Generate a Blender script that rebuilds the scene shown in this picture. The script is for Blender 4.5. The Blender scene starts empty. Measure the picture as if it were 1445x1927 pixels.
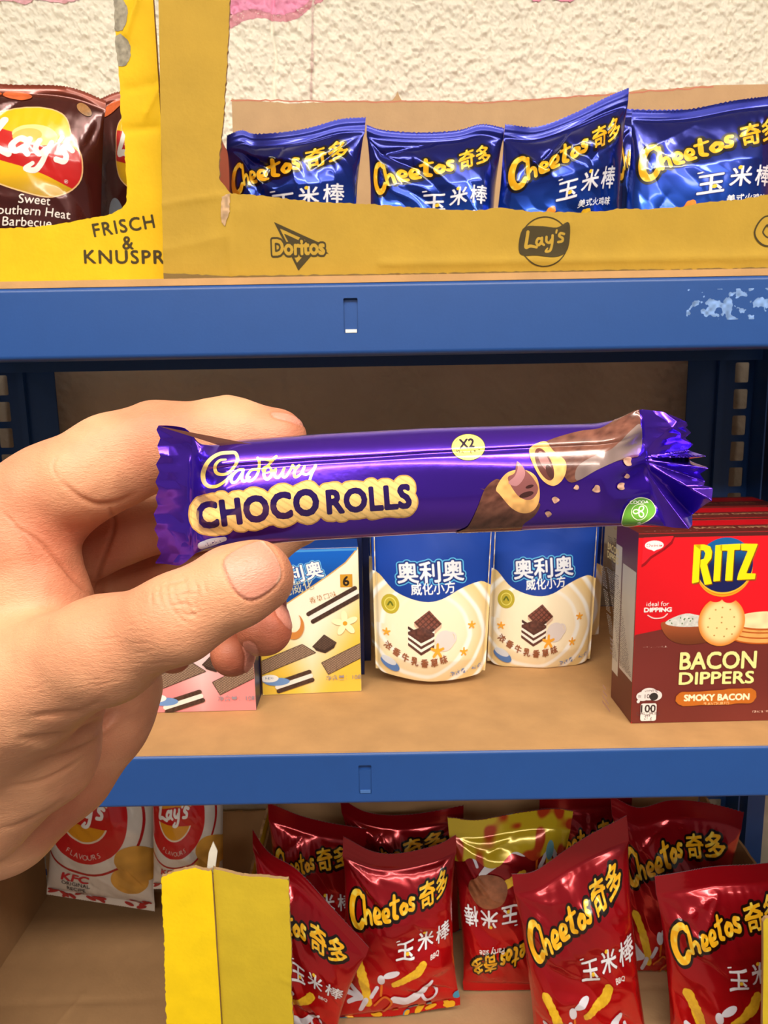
import bpy, math, random
import numpy as np
from mathutils import Vector, Matrix, geometry
SC = bpy.context.scene
COL = SC.collection

# ------------------------------------------------------------------ camera
F = 1400.0
TH = math.radians(9.8); RO = math.radians(1.0)
CAM = np.array([0.0, 0.0, 1.40])
_f = np.array([0, math.cos(TH), -math.sin(TH)])
_r0 = np.array([1.0, 0, 0]); _u0 = np.array([0, math.sin(TH), math.cos(TH)])
_r = _r0*math.cos(RO) - _u0*math.sin(RO)
_u = _u0*math.cos(RO) + _r0*math.sin(RO)
cam = bpy.data.cameras.new('camera'); camo = bpy.data.objects.new('camera', cam); COL.objects.link(camo)
M = Matrix.Identity(4)
for i in range(3):
    M[i][0] = _r[i]; M[i][1] = _u[i]; M[i][2] = -_f[i]; M[i][3] = CAM[i]
camo.matrix_world = M
cam.sensor_fit = 'HORIZONTAL'; cam.sensor_width = 36.0; cam.lens = F/1445*36.0
cam.clip_start = 0.01; cam.clip_end = 50
cam.dof.use_dof = True; cam.dof.focus_distance = 0.20; cam.dof.aperture_fstop = 120.0
SC.camera = camo

# ------------------------------------------------------------------ world, lamps, exposure
w = bpy.data.worlds.new('world'); SC.world = w; w.use_nodes = True
wn = w.node_tree; bg = wn.nodes['Background']
bg.inputs[0].default_value = (0.86, 0.80, 0.74, 1); bg.inputs[1].default_value = 0.19
def area(name, loc, rot, sx, sy, power, color=(1, 0.93, 0.84)):
    l = bpy.data.lights.new(name, 'AREA'); l.shape = 'RECTANGLE'; l.size = sx; l.size_y = sy
    l.energy = power; l.color = color
    o = bpy.data.objects.new(name, l); COL.objects.link(o); o.location = loc; o.rotation_euler = rot
    return o
LAMPS = [(0, -0.62, 2.47, 2.8, 0.22, 40, 'long strip light hanging over the aisle close to the shelving'), (0, -2.0, 2.47, 2.8, 0.22, 34, 'long strip light hanging over the aisle farther from the shelving')]
for x, y, z, sx, sy, p, lb in LAMPS:
    area('lamp_light', (x, y, z), (0, 0, 0), sx, sy, p)
    area('ceiling_fill', (x, y, z+.06), (math.pi, 0, 0), sx, sy, p*.45)  # added upward light that brightens the ceiling for the foil to reflect
SC.view_settings.view_transform = 'Standard'; SC.view_settings.look = 'None'
SC.view_settings.gamma = 1.0; SC.view_settings.use_curve_mapping = False
SC.view_settings.exposure = 0.2
SC.cycles.use_denoising = True
SC.cycles.max_bounces = 6

# ------------------------------------------------------------------ helpers
def at(px, py, Y):
    """the point of the picture's ray (px, py) that lies Y metres in front"""
    px = np.asarray(px, float); py = np.asarray(py, float)
    d = ((px-722.5)/F)[..., None]*_r + ((963.5-py)/F)[..., None]*_u + _f
    return CAM + d*(np.asarray(Y, float)/d[..., 1])[..., None]
def onz(px, py, Z):
    d = (px-722.5)/F*_r + (963.5-py)/F*_u + _f
    return CAM + d*((Z-CAM[2])/d[2])
def proj(P):
    D = np.asarray(P)-CAM
    z = D@_f
    return 722.5+F*(D@_r)/z, 963.5-F*(D@_u)/z
def lin(c):
    c = np.asarray(c, float)/255.0
    return np.where(c <= 0.04045, c/12.92, ((c+0.055)/1.055)**2.4)
def sm(x, a, b):
    t = np.clip((x-a)/(b-a), 0, 1); return t*t*(3-2*t)
def hash2(i, j, s):
    n = (i.astype(np.int64)*374761393 + j.astype(np.int64)*668265263 + s*982451653) & 0xffffffff
    n = ((n ^ (n >> 13))*1274126177) & 0xffffffff
    return ((n ^ (n >> 16)) & 0xffff)/65535.0
def vnoise(x, y, s=0):
    i = np.floor(x).astype(np.int64); j = np.floor(y).astype(np.int64)
    fx = x-i; fy = y-j; fx = fx*fx*(3-2*fx); fy = fy*fy*(3-2*fy)
    return ((hash2(i, j, s)*(1-fx)+hash2(i+1, j, s)*fx)*(1-fy) + (hash2(i, j+1, s)*(1-fx)+hash2(i+1, j+1, s)*fx)*fy)
def fbm(x, y, s=0, o=4):
    a = 0; k = 0.5
    for q in range(o):
        a = a+k*vnoise(x, y, s+q*7); x = x*2.03+3.1; y = y*2.03+1.7; k *= 0.5
    return a
def facet(x, y, s=0):
    """piecewise flat crumple: random heights on a warped triangle lattice"""
    x, y = (x+0.9*(vnoise(x*0.8, y*0.8, s+90)-.5), y+0.9*(vnoise(x*0.8+9, y*0.8, s+91)-.5))
    a = x + y*0.5; b = y*0.87
    i = np.floor(a).astype(np.int64); j = np.floor(b).astype(np.int64); fa = a-i; fb = b-j
    h00 = hash2(i, j, s); h10 = hash2(i+1, j, s); h01 = hash2(i, j+1, s); h11 = hash2(i+1, j+1, s)
    up = fa+fb > 1
    lo = h00+(h10-h00)*fa+(h01-h00)*fb
    hi = h11+(h01-h11)*(1-fa)+(h10-h11)*(1-fb)
    return np.where(up, hi, lo)

# ---- 2-D shapes as fields: positive inside, in the unit of the art
def spline(pts, n=8, closed=False):
    P = np.asarray(pts, float)
    if len(P) < 3 and not closed: return P
    Q = np.vstack([P[-1:], P, P[:2]]) if closed else np.vstack([2*P[0]-P[1], P, 2*P[-1]-P[-2]])
    out = []
    for k in range(len(Q)-3):
        a, b, c, d = Q[k:k+4]
        for t in np.linspace(0, 1, n, endpoint=False):
            out.append(0.5*((2*b)+(c-a)*t+(2*a-5*b+4*c-d)*t*t+(-a+3*b-3*c+d)*t**3))
    if not closed: out.append(P[-1])
    return np.array(out)
class Shape:
    def __init__(s, fn, box): s.fn = fn; s.box = box
    def grow(s, d):
        b = s.box; return Shape(lambda X, Y: s.fn(X, Y)+d, (b[0]-d, b[1]-d, b[2]+d, b[3]+d))
    def __or__(s, o):
        a, b = s.box, o.box
        return Shape(lambda X, Y: np.maximum(s.fn(X, Y), o.fn(X, Y)), (min(a[0], b[0]), min(a[1], b[1]), max(a[2], b[2]), max(a[3], b[3])))
    def __and__(s, o):
        a, b = s.box, o.box
        return Shape(lambda X, Y: np.minimum(s.fn(X, Y), o.fn(X, Y)), (max(a[0], b[0]), max(a[1], b[1]), min(a[2], b[2]), min(a[3], b[3])))
    def __sub__(s, o): return Shape(lambda X, Y: np.minimum(s.fn(X, Y), -o.fn(X, Y)), s.box)
    def place(s, x=0, y=0, sc=1.0, rot=0.0, shear=0.0, sx=1.0):
        """scale, shear, rotate, move"""
        c, q = math.cos(rot), math.sin(rot)
        def g(X, Y):
            u = (X-x)*c+(Y-y)*q; v = -(X-x)*q+(Y-y)*c
            v = v/sc; u = u/sc/sx - shear*v
            return s.fn(u, v)*sc
        b = s.box; cs = []
        for u in (b[0], b[2]):
            for v in (b[1], b[3]):
                uu = (u+shear*v)*sx*sc; vv = v*sc
                cs.append((x+uu*c-vv*q, y+uu*q+vv*c))
        cs = np.array(cs)
        return Shape(g, (cs[:, 0].min(), cs[:, 1].min(), cs[:, 0].max(), cs[:, 1].max()))
def poly(pts, smooth=False, n=8):
    P = spline(pts, n, True) if smooth else np.asarray(pts, float)
    A = P; B = np.roll(P, -1, 0)
    def fn(X, Y):
        d = np.full(X.shape, 1e9); ins = np.zeros(X.shape, bool)
        for (ax, ay), (bx, by) in zip(A, B):
            ex, ey = bx-ax, by-ay; l = ex*ex+ey*ey+1e-18
            t = np.clip(((X-ax)*ex+(Y-ay)*ey)/l, 0, 1)
            d = np.minimum(d, (X-ax-t*ex)**2+(Y-ay-t*ey)**2)
            c = (ay > Y) != (by > Y)
            if by != ay: ins ^= c & (X < ex*(Y-ay)/(by-ay)+ax)
        d = np.sqrt(d); return np.where(ins, d, -d)
    return Shape(fn, (P[:, 0].min(), P[:, 1].min(), P[:, 0].max(), P[:, 1].max()))
def ell(cx, cy, rx, ry, rot=0):
    c, q = math.cos(rot), math.sin(rot)
    def fn(X, Y):
        u = (X-cx)*c+(Y-cy)*q; v = -(X-cx)*q+(Y-cy)*c
        return (1-np.sqrt((u/rx)**2+(v/ry)**2+1e-12))*min(rx, ry)
    r = max(rx, ry); return Shape(fn, (cx-r, cy-r, cx+r, cy+r))
def rect(x0, y0, x1, y1, r=0.0):
    cx, cy, hx, hy = (x0+x1)/2, (y0+y1)/2, (x1-x0)/2-r, (y1-y0)/2-r
    def fn(X, Y):
        qx = np.abs(X-cx)-hx; qy = np.abs(Y-cy)-hy
        return -(np.sqrt(np.maximum(qx, 0)**2+np.maximum(qy, 0)**2)+np.minimum(np.maximum(qx, qy), 0)-r)
    return Shape(fn, (x0, y0, x1, y1))
def stroke(paths, r, smooth=True, n=7):
    """hand lettering: list of paths, each a list of (x, y) or (x, y, radius)"""
    segs = []
    for p in paths:
        p = [(q[0], q[1], q[2] if len(q) > 2 else r) for q in p]
        if len(p) == 1: p = p*2
        S = spline(p, n) if smooth and len(p) > 2 else np.array(p, float)
        for a, b in zip(S[:-1], S[1:]): segs.append((a, b))
    al = np.array([a for s in segs for a in s])
    R = al[:, 2].max()
    def fn(X, Y):
        out = np.full(X.shape, -1e3)
        for a, b in segs:
            ex, ey = b[0]-a[0], b[1]-a[1]; l = ex*ex+ey*ey+1e-18
            t = np.clip(((X-a[0])*ex+(Y-a[1])*ey)/l, 0, 1)
            out = np.maximum(out, a[2]+(b[2]-a[2])*t-np.sqrt((X-a[0]-t*ex)**2+(Y-a[1]-t*ey)**2))
        return out
    return Shape(fn, (al[:, 0].min()-R, al[:, 1].min()-R, al[:, 0].max()+R, al[:, 1].max()+R))
_TC = {}
def _edt(mask, R):
    H, W = mask.shape
    g = np.full((H, W), float(R+2))
    idx = np.arange(H)[:, None]
    last = np.maximum.accumulate(np.where(mask, idx, -10**6), 0); g = np.minimum(g, idx-last)
    nxt = np.minimum.accumulate(np.where(mask, idx, 10**6)[::-1], 0)[::-1]; g = np.minimum(g, nxt-idx)
    g2 = g**2; D = g2.copy()
    for s in range(1, R+1):
        D[:, s:] = np.minimum(D[:, s:], g2[:, :-s]+s*s); D[:, :-s] = np.minimum(D[:, :-s], g2[:, s:]+s*s)
    return np.sqrt(D)
def text(s, res=44, space=1.0):
    """lettering in em units, left end at x=0, baseline y=0"""
    key = (s, res, space)
    if key in _TC: return _TC[key]
    cu = bpy.data.curves.new('t', 'FONT'); cu.body = s; cu.size = 1; cu.resolution_u = 3; cu.space_character = space; cu.align_x = 'LEFT'
    o = bpy.data.objects.new('t', cu); COL.objects.link(o)
    dg = bpy.context.evaluated_depsgraph_get(); oe = o.evaluated_get(dg); me = oe.to_mesh()
    V = np.array([v.co[:2] for v in me.vertices]); me.calc_loop_triangles()
    T = [tuple(t.vertices) for t in me.loop_triangles]
    oe.to_mesh_clear(); bpy.data.objects.remove(o); bpy.data.curves.remove(cu)
    m = 0.55; x0, y0 = V.min(0)-m; x1, y1 = V.max(0)+m
    W = int((x1-x0)*res)+2; H = int((y1-y0)*res)+2
    mask = np.zeros((H, W), bool)
    Q = (V-[x0, y0])*res
    for t in T:
        a, b, c = Q[list(t)]
        lx, ly = np.floor(np.minimum(np.minimum(a, b), c)).astype(int); hx, hy = np.ceil(np.maximum(np.maximum(a, b), c)).astype(int)
        XX, YY = np.meshgrid(np.arange(lx, hx+1), np.arange(ly, hy+1))
        def e(p, q): return (q[0]-p[0])*(YY-p[1])-(q[1]-p[1])*(XX-p[0])
        e1, e2, e3 = e(a, b), e(b, c), e(c, a)
        ins = ((e1 >= -.01) & (e2 >= -.01) & (e3 >= -.01)) | ((e1 <= .01) & (e2 <= .01) & (e3 <= .01))
        mask[ly:hy+1, lx:hx+1] |= ins
    R = int(0.55*res)
    S = (_edt(~mask, R)-_edt(mask, R))
    S = S/res
    def fn(X, Y):
        u = np.clip((X-x0)*res, 0, W-1.001); v = np.clip((Y-y0)*res, 0, H-1.001)
        i = u.astype(int); j = v.astype(int); a = u-i; b = v-j
        return (S[j, i]*(1-a)+S[j, i+1]*a)*(1-b)+(S[j+1, i]*(1-a)+S[j+1, i+1]*a)*b
    sh = Shape(fn, (V[:, 0].min(), V[:, 1].min(), V[:, 0].max(), V[:, 1].max()))
    _TC[key] = sh; return sh
def textc(s, x, y, size, bold=0.0, rot=0, shear=0, sx=1.0, space=1.0, res=44):
    """text centred on (x, y); size is the em"""
    t = text(s, res, space); b = t.box
    cx, cy = (b[0]+b[2])/2, (b[1]+b[3])/2
    t2 = Shape(lambda X, Y: t.fn(X+cx, Y+cy)+bold, (b[0]-cx-bold, b[1]-cy-bold, b[2]-cx+bold, b[3]-cy+bold))
    return t2.place(x, y, size, rot, shear, sx)
def textbox(s, x0, y0, x1, y1, bold=0.0, shear=0, res=44):
    """text stretched into a box"""
    t = text(s, res); b = t.box; h = (y1-y0)/(b[3]-b[1]); wx = (x1-x0)/(b[2]-b[0])
    return textc(s, (x0+x1)/2, (y0+y1)/2, h, bold, 0, shear, wx/h, 1.0, res)
def arc_text(s, cx, cy, R, a0, a1, size, bold=0, inside=False):
    out = None
    for k, ch in enumerate(s):
        if ch == ' ': continue
        a = a0+(a1-a0)*(k+.5)/len(s)
        t = textc(ch, cx+R*math.cos(a), cy+R*math.sin(a), size, bold, a-math.pi/2 if not inside else a+math.pi/2)
        out = t if out is None else out | t
    return out

class Art:
    """layers of printed shapes in the plane of a face"""
    def __init__(s, pitch): s.p = pitch; s.L = []
    def add(s, sh, col, met=0.0, pitch=None, lvl=None):
        p = pitch or s.p; b = sh.box
        i0, i1 = math.floor(b[0]/p)-1, math.ceil(b[2]/p)+1; j0, j1 = math.floor(b[1]/p)-1, math.ceil(b[3]/p)+1
        if i1 <= i0 or j1 <= j0: return
        X, Y = np.meshgrid(np.arange(i0, i1+1)*p, np.arange(j0, j1+1)*p)
        V, S, I = march(sh.fn(X, Y), X, Y)
        if len(V) == 0: return
        nf = I*4 if I else 0                            # the whole cells share their corners
        q = np.round(V[:nf]/p).astype(np.int64)
        _, ix, inv = np.unique(q[:, 0]*(1 << 32)+q[:, 1], return_index=True, return_inverse=True)
        I = np.concatenate([inv.ravel(), len(ix)+np.arange(len(V)-nf)]).astype(np.int32); V = np.vstack([V[:nf][ix], V[nf:]])
        if callable(col): C = col(V[:, 0], V[:, 1])
        else: C = np.tile(lin(col), (len(V), 1))
        C = np.hstack([C, np.full((len(V), 1), met)])
        s.L.append((V, S, C.astype(np.float32), len(s.L)+1 if lvl is None else lvl, I))
_CASE = {}
for c in range(1, 15):
    pl = []
    for k in range(4):
        if c >> k & 1: pl.append(k)
        if (c >> k & 1) != (c >> ((k+1) % 4) & 1): pl.append(4+k)
    _CASE[c] = pl
def march(Fd, X, Y):
    """marching squares: faces with their own vertices"""
    c = [Fd[:-1, :-1], Fd[:-1, 1:], Fd[1:, 1:], Fd[1:, :-1]]
    xs = [X[:-1, :-1], X[:-1, 1:], X[1:, 1:], X[1:, :-1]]; ys = [Y[:-1, :-1], Y[:-1, 1:], Y[1:, 1:], Y[1:, :-1]]
    code = sum(((q > 0).astype(int) << k) for k, q in enumerate(c))
    VV = []; SZ = []; nfull = 0
    m = code == 15
    if m.any():
        A = np.stack([np.stack([x[m], y[m]], -1) for x, y in zip(xs, ys)], 1)
        VV.append(A.reshape(-1, 2)); SZ.append(np.full(len(A), 4)); nfull = len(A)
    for k, pl in _CASE.items():
        m = code == k
        if not m.any(): continue
        pts = []
        for q in pl:
            if q < 4: pts.append(np.stack([xs[q][m], ys[q][m]], -1))
            else:
                a = q-4; b = (a+1) % 4; fa = c[a][m]; fb = c[b][m]; t = fa/(fa-fb)
                pts.append(np.stack([xs[a][m]+(xs[b][m]-xs[a][m])*t, ys[a][m]+(ys[b][m]-ys[a][m])*t], -1))
        A = np.stack(pts, 1); VV.append(A.reshape(-1, 2)); SZ.append(np.full(len(A), len(pl)))
    if not VV: return np.zeros((0, 2)), np.zeros(0, int), None
    return np.vstack(VV), np.concatenate(SZ), nfull

class Surf:
    """a face in space: P[j, i] for y = j*H/(nv-1), x = i*W/(nu-1)"""
    def __init__(s, P, W, H, toward=None):
        s.P = P; s.W = W; s.H = H
        du = np.gradient(P, axis=1); dv = np.gradient(P, axis=0)
        N = np.cross(du, dv); N /= np.linalg.norm(N, axis=-1, keepdims=True)+1e-12
        if toward is not None:
            if (N.reshape(-1, 3).mean(0)@np.asarray(toward)) < 0: N = -N
        s.N = N
    def sample(s, x, y, A=None):
        A = s.P if A is None else A
        nv, nu = s.P.shape[:2]
        u = np.clip(x/s.W*(nu-1), 0, nu-1-1e-6); v = np.clip(y/s.H*(nv-1), 0, nv-1-1e-6)
        i = u.astype(int); j = v.astype(int); a = (u-i)[:, None]; b = (v-j)[:, None]
        p00 = A[j, i]; p10 = A[j, i+1]; p01 = A[j+1, i]; p11 = A[j+1, i+1]
        return np.where(a+b <= 1, p00+(p10-p00)*a+(p01-p00)*b, p11+(p01-p11)*(1-a)+(p10-p11)*(1-b))
def flat(p00, p10, p01, W=None, H=None, toward=None):
    """flat face from corner, right corner and top corner"""
    p00, p10, p01 = (np.asarray(q, float) for q in (p00, p10, p01))
    P = np.array([[p00, p10], [p01, p10+p01-p00]])
    return Surf(P, np.linalg.norm(p10-p00) if W is None else W, np.linalg.norm(p01-p00) if H is None else H, toward)

class Mesh:
    def __init__(s): s.V = []; s.S = []; s.C = []; s.N = []; s.I = []; s.n = 0
    def soup(s, V, S, C, N, I=None):
        I = np.arange(len(V)) if I is None else I
        s.V.append(V); s.S.append(S); s.C.append(C); s.N.append(N); s.I.append(I+s.n); s.n += len(V)
    def grid(s, sf, col=(200, 200, 200), met=0.0, mask=None, flip=False):
        P = sf.P; nv, nu = P.shape[:2]
        V = P.reshape(-1, 3); N = sf.N.reshape(-1, 3)
        X, Y = np.meshgrid(np.linspace(0, sf.W, nu), np.linspace(0, sf.H, nv))
        C = col(X.ravel(), Y.ravel()) if callable(col) else np.tile(lin(col), (len(V), 1))
        C = np.hstack([C[:, :3], np.full((len(V), 1), met)])
        i, j = np.meshgrid(np.arange(nu-1), np.arange(nv-1)); i = i.ravel(); j = j.ravel()
        if mask is not None: k = mask[j, i]; i = i[k]; j = j[k]
        a = j*nu+i
        T = np.concatenate([np.stack([a, a+1, a+nu], 1), np.stack([a+1, a+nu+1, a+nu], 1)])
        s.soup(V, np.full(len(T), 3), C, N, T.ravel())
    def art(s, sf, art, eps=4e-5, off=0.0, x=0.0, y=0.0, base=0.0):
        for V, S, C, l, I in art.L:
            xx = V[:, 0]+x; yy = V[:, 1]+y
            # drop faces whose every corner lies outside the face
            own = np.repeat(np.arange(len(S)), S)
            ok = (xx >= -1e-6) & (xx <= sf.W+1e-6) & (yy >= -1e-6) & (yy <= sf.H+1e-6)
            cnt = np.bincount(own, ok[I], len(S)); keepf = cnt > 0
            if not keepf.any(): continue
            kv = np.ones(len(V), bool); I2 = I[keepf[own]]
            P = sf.sample(xx[kv], yy[kv]); N = sf.sample(xx[kv], yy[kv], sf.N); N /= np.linalg.norm(N, axis=1, keepdims=True)+1e-12
            s.soup(P+N*(base+eps*l), S[keepf], C[kv], N, I2)
    def quadstrip(s, A, B, col, met=0.0, closed=False):
        """strip between two polylines"""
        A = np.asarray(A); B = np.asarray(B); n = len(A)
        k = np.arange(n if closed else n-1); k2 = (k+1) % n
        V = np.stack([A[k], A[k2], B[k2], B[k]], 1)
        N = np.cross(V[:, 1]-V[:, 0], V[:, 3]-V[:, 0]); N /= np.linalg.norm(N, axis=1, keepdims=True)+1e-12
        V = V.reshape(-1, 3)
        s.soup(V, np.full(len(k), 4), np.hstack([np.tile(lin(col), (len(V), 1)), np.full((len(V), 1), met)]), np.repeat(N, 4, 0))
    def box(s, lo, hi, col, met=0.0, bev=0.0):
        x0, y0, z0 = lo; x1, y1, z1 = hi
        for a, b, c, t in [((x0, y0, z0), (x1, y0, z0), (x0, y0, z1), (0, -1, 0)), ((x0, y1, z0), (x1, y1, z0), (x0, y1, z1), (0, 1, 0)),
                           ((x0, y0, z0), (x0, y1, z0), (x0, y0, z1), (-1, 0, 0)), ((x1, y0, z0), (x1, y1, z0), (x1, y0, z1), (1, 0, 0)),
                           ((x0, y0, z0), (x1, y0, z0), (x0, y1, z0), (0, 0, -1)), ((x0, y0, z1), (x1, y0, z1), (x0, y1, z1), (0, 0, 1))]:
            s.grid(flat(a, b, c, toward=t), col, met)
    def build(s, name, mat, parent=None, kind=None, smooth=True):
        V = np.vstack(s.V); S = np.concatenate(s.S); C = np.vstack(s.C); N = np.vstack(s.N); I = np.concatenate(s.I)
        st = np.concatenate([[0], np.cumsum(S)[:-1]])
        a, b, c = V[I[st]], V[I[st+1]], V[I[st+2]]
        d = np.einsum('ij,ij->i', np.cross(b-a, c-a), N[I[st]])
        for k in np.where(d < 0)[0] if (d < 0).sum() < 2000 else []:
            I[st[k]:st[k]+S[k]] = I[st[k]:st[k]+S[k]][::-1]
        if (d < 0).sum() >= 2000:
            bad = d < 0
            for z in np.unique(S[bad]):
                f = np.where(bad & (S == z))[0]; ix = st[f][:, None]+np.arange(z)[None, :]
                I[ix] = I[ix[:, ::-1]]
        o0 = V.mean(0) if parent is None else np.zeros(3)
        me = bpy.data.meshes.new(name)
        me.vertices.add(len(V)); me.vertices.foreach_set('co', (V).astype(np.float32).ravel())
        me.loops.add(len(I)); me.loops.foreach_set('vertex_index', I.astype(np.int32))
        me.polygons.add(len(S)); me.polygons.foreach_set('loop_start', st.astype(np.int32)); me.polygons.foreach_set('loop_total', S.astype(np.int32))
        me.update(calc_edges=True)
        me.polygons.foreach_set('use_smooth', np.ones(len(S), bool))
        at_ = me.color_attributes.new('Col', 'FLOAT_COLOR', 'POINT'); at_.data.foreach_set('color', C.astype(np.float32).ravel())
        me.normals_split_custom_set_from_vertices(N.astype(np.float32))
        me.materials.append(mat)
        o = bpy.data.objects.new(name, me); COL.objects.link(o)
        if parent is not None:
            o.parent = parent; o.matrix_parent_inverse = Matrix.Translation(parent.location).inverted()
        if kind: o['kind'] = kind
        return o
def tag(o, label=None, cat=None, group=None, kind=None):
    if label: o['label'] = label
    if cat: o['category'] = cat
    if group: o['group'] = group
    if kind: o['kind'] = kind
    return o
def thing(name, loc, label, cat, group=None):
    e = bpy.data.objects.new(name, None); COL.objects.link(e); e.location = [float(q) for q in loc]; e.empty_display_size = 0.02
    bpy.context.view_layer.update()
    return tag(e, label, cat, group)

# ------------------------------------------------------------------ materials
def mat(name, rough=0.5, metal_attr=False, metal=0.0, bump=0.0, bscale=400, spec=0.5, coat=0.0, coat_rough=0.05, col=None, detail=4, mix=0.0, mscale=60, stretch=None, sss=0.0, bdist=0.001):
    m = bpy.data.materials.new(name); m.use_nodes = True; nt = m.node_tree; N = nt.nodes; L = nt.links
    b = N['Principled BSDF']
    if col is None:
        a = N.new('ShaderNodeAttribute'); a.attribute_name = 'Col'; src = a.outputs['Color']
        if metal_attr: L.new(a.outputs['Alpha'], b.inputs['Metallic'])
    else:
        r = N.new('ShaderNodeRGB'); r.outputs[0].default_value = (*lin(col), 1); src = r.outputs[0]
    if not metal_attr: b.inputs['Metallic'].default_value = metal
    tc = N.new('ShaderNodeTexCoord'); vec = tc.outputs['Object']
    if stretch:
        mp = N.new('ShaderNodeMapping'); mp.inputs['Scale'].default_value = stretch; L.new(vec, mp.inputs['Vector']); vec = mp.outputs[0]
    if mix > 0:
        nz = N.new('ShaderNodeTexNoise'); nz.inputs['Scale'].default_value = mscale; nz.inputs['Detail'].default_value = 5; L.new(vec, nz.inputs['Vector'])
        mr = N.new('ShaderNodeMapRange'); mr.inputs[1].default_value = .3; mr.inputs[2].default_value = .7; mr.inputs[3].default_value = 1-mix; mr.inputs[4].default_value = 1+mix; L.new(nz.outputs[0], mr.inputs[0])
        vm = N.new('ShaderNodeVectorMath'); vm.operation = 'SCALE'; L.new(src, vm.inputs[0]); L.new(mr.outputs[0], vm.inputs['Scale']); src = vm.outputs[0]
    L.new(src, b.inputs['Base Color'])
    b.inputs['Roughness'].default_value = rough; b.inputs['Specular IOR Level'].default_value = spec
    b.inputs['Coat Weight'].default_value = coat; b.inputs['Coat Roughness'].default_value = coat_rough
    if bump > 0:
        nz = N.new('ShaderNodeTexNoise'); nz.inputs['Scale'].default_value = bscale; nz.inputs['Detail'].default_value = detail; L.new(vec, nz.inputs['Vector'])
        bp = N.new('ShaderNodeBump'); bp.inputs['Strength'].default_value = bump; bp.inputs['Distance'].default_value = bdist; L.new(nz.outputs[0], bp.inputs['Height']); L.new(bp.outputs[0], b.inputs['Normal'])
    if sss > 0:
        b.inputs['Subsurface Weight'].default_value = sss
    return m
M_CARD = mat('cardboard', 0.75, bump=0.25, bscale=300, mix=0.05, mscale=45, spec=0.3)
M_BOX = mat('printed_carton', 0.38, spec=0.5, bump=0.03, bscale=60)
M_FOIL = mat('printed_foil', 0.2, metal_attr=True, spec=0.6, coat=0.45, coat_rough=0.07)
M_FOILBAR = mat('purple_foil', 0.2, metal_attr=True, spec=0.6, coat=0.4, coat_rough=0.06, bump=0.04, bscale=500)
M_POUCH = mat('matte_pouch', 0.42, metal_attr=True, spec=0.5)
M_BLUE = mat('blue_paint', 0.38, bump=0.05, bscale=500, spec=0.5, mix=0.02)
M_BOARD = mat('fibre_board', 0.7, bump=0.15, bscale=500, mix=0.09, mscale=35, spec=0.3)
# ------------------------------------------------------------------ the room
YF = 0.560                                       # front plane of the shelving
ZM = at(720, 1414, YF)[2]                        # top of the middle board
ZU = at(720, 517, YF)[2]                         # top of the upper board
ZL = ZM-0.40                                     # top of the lower board
YW = 1.00                                        # the rear wall
YB = 0.965                                       # rear edge of the shelving
def struct(o): o['kind'] = 'structure'; return o
m = Mesh(); m.grid(flat((-3, -4, 0), (3, -4, 0), (-3, YW, 0), toward=(0, 0, 1)), (120, 110, 100)); struct(m.build('floor', M_BOARD))
m = Mesh(); m.grid(flat((-3, -4, 2.7), (3, -4, 2.7), (-3, YW, 2.7), toward=(0, 0, -1)), (235, 232, 225)); struct(m.build('ceiling', M_BOARD))
M_WALL = mat('roughcast', 0.75, bump=0.35, bscale=180, detail=6, bdist=0.003, spec=0.25)
M_LAMP = bpy.data.materials.new('lamp_diffuser'); M_LAMP.use_nodes = True
nb = M_LAMP.node_tree.nodes['Principled BSDF']; nb.inputs['Emission Color'].default_value = (1, .93, .84, 1); nb.inputs['Emission Strength'].default_value = 7
for k, (x, y, z, sx, sy, p, lb) in enumerate(LAMPS):
    t = thing('ceiling_light', (x, y, 2.7), lb, 'ceiling light', 'strip lights over the aisle')
    q = Mesh(); q.box((x-sx/2-.02, y-sy/2-.02, 2.485), (x+sx/2+.02, y+sy/2+.02, 2.515), (225, 225, 225)); [q.box((x+d-.004, y-.004, 2.51), (x+d+.004, y+.004, 2.699), (190, 190, 190)) for d in (-1, 1)]; q.build('frame', M_BOX, t)
    q = Mesh(); q.grid(flat((x-sx/2, y-sy/2, 2.484), (x+sx/2, y-sy/2, 2.484), (x-sx/2, y+sy/2, 2.484), toward=(0, 0, -1)), (255, 250, 240)); q.build('diffuser', M_LAMP, t)

# rear wall: rough render with real relief, pink paint running down from above
def wallsurf(x0, x1, z0, z1, st, amp):
    nu = int((x1-x0)/st)+1; nv = int((z1-z0)/st)+1
    X, Z = np.meshgrid(np.linspace(x0, x1, nu), np.linspace(z0, z1, nv))
    a = fbm(X*215, Z*230, 3, 3); b = vnoise(X*120, Z*140, 5); c = vnoise(X*400, Z*400, 8)
    h = sm(a, .30, .62)*.6+sm(b, .2, .8)*.45+c*.22
    jt = np.exp(-((X+.125+.002*np.sin(Z*90))/.0022)**2)
    h = h*(1-.8*jt)-.25*jt
    P = np.stack([X, YW-h*amp, Z], -1)
    return Surf(P, x1-x0, z1-z0, (0, -1, 0))
wz = at(720, 240, YW)[2]
m = Mesh()
WX0, WX1, WZ1 = -0.75, 0.75, 1.98
ws = wallsurf(WX0, WX1, wz-.05, WZ1, 0.0014, 0.0046)
WALLC = (246, 240, 222)
def wcol(x, y):
    n = fbm(x*9, y*9, 11, 3)[:, None]; k = fbm((x+WX0)*215, (y+wz-.05)*230, 3, 3)[:, None]
    return lin(WALLC)*(0.98+.12*n)*(0.92+.12*sm(k, .3, .6))
m.grid(ws, wcol)
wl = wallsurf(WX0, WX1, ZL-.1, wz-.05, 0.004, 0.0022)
m.grid(wl, lambda x, y: lin((206, 193, 172))*(0.88+.24*fbm(x*14, y*14, 4, 3)[:, None]))  # same cream wall, shelf shade put into its colour here
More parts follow.
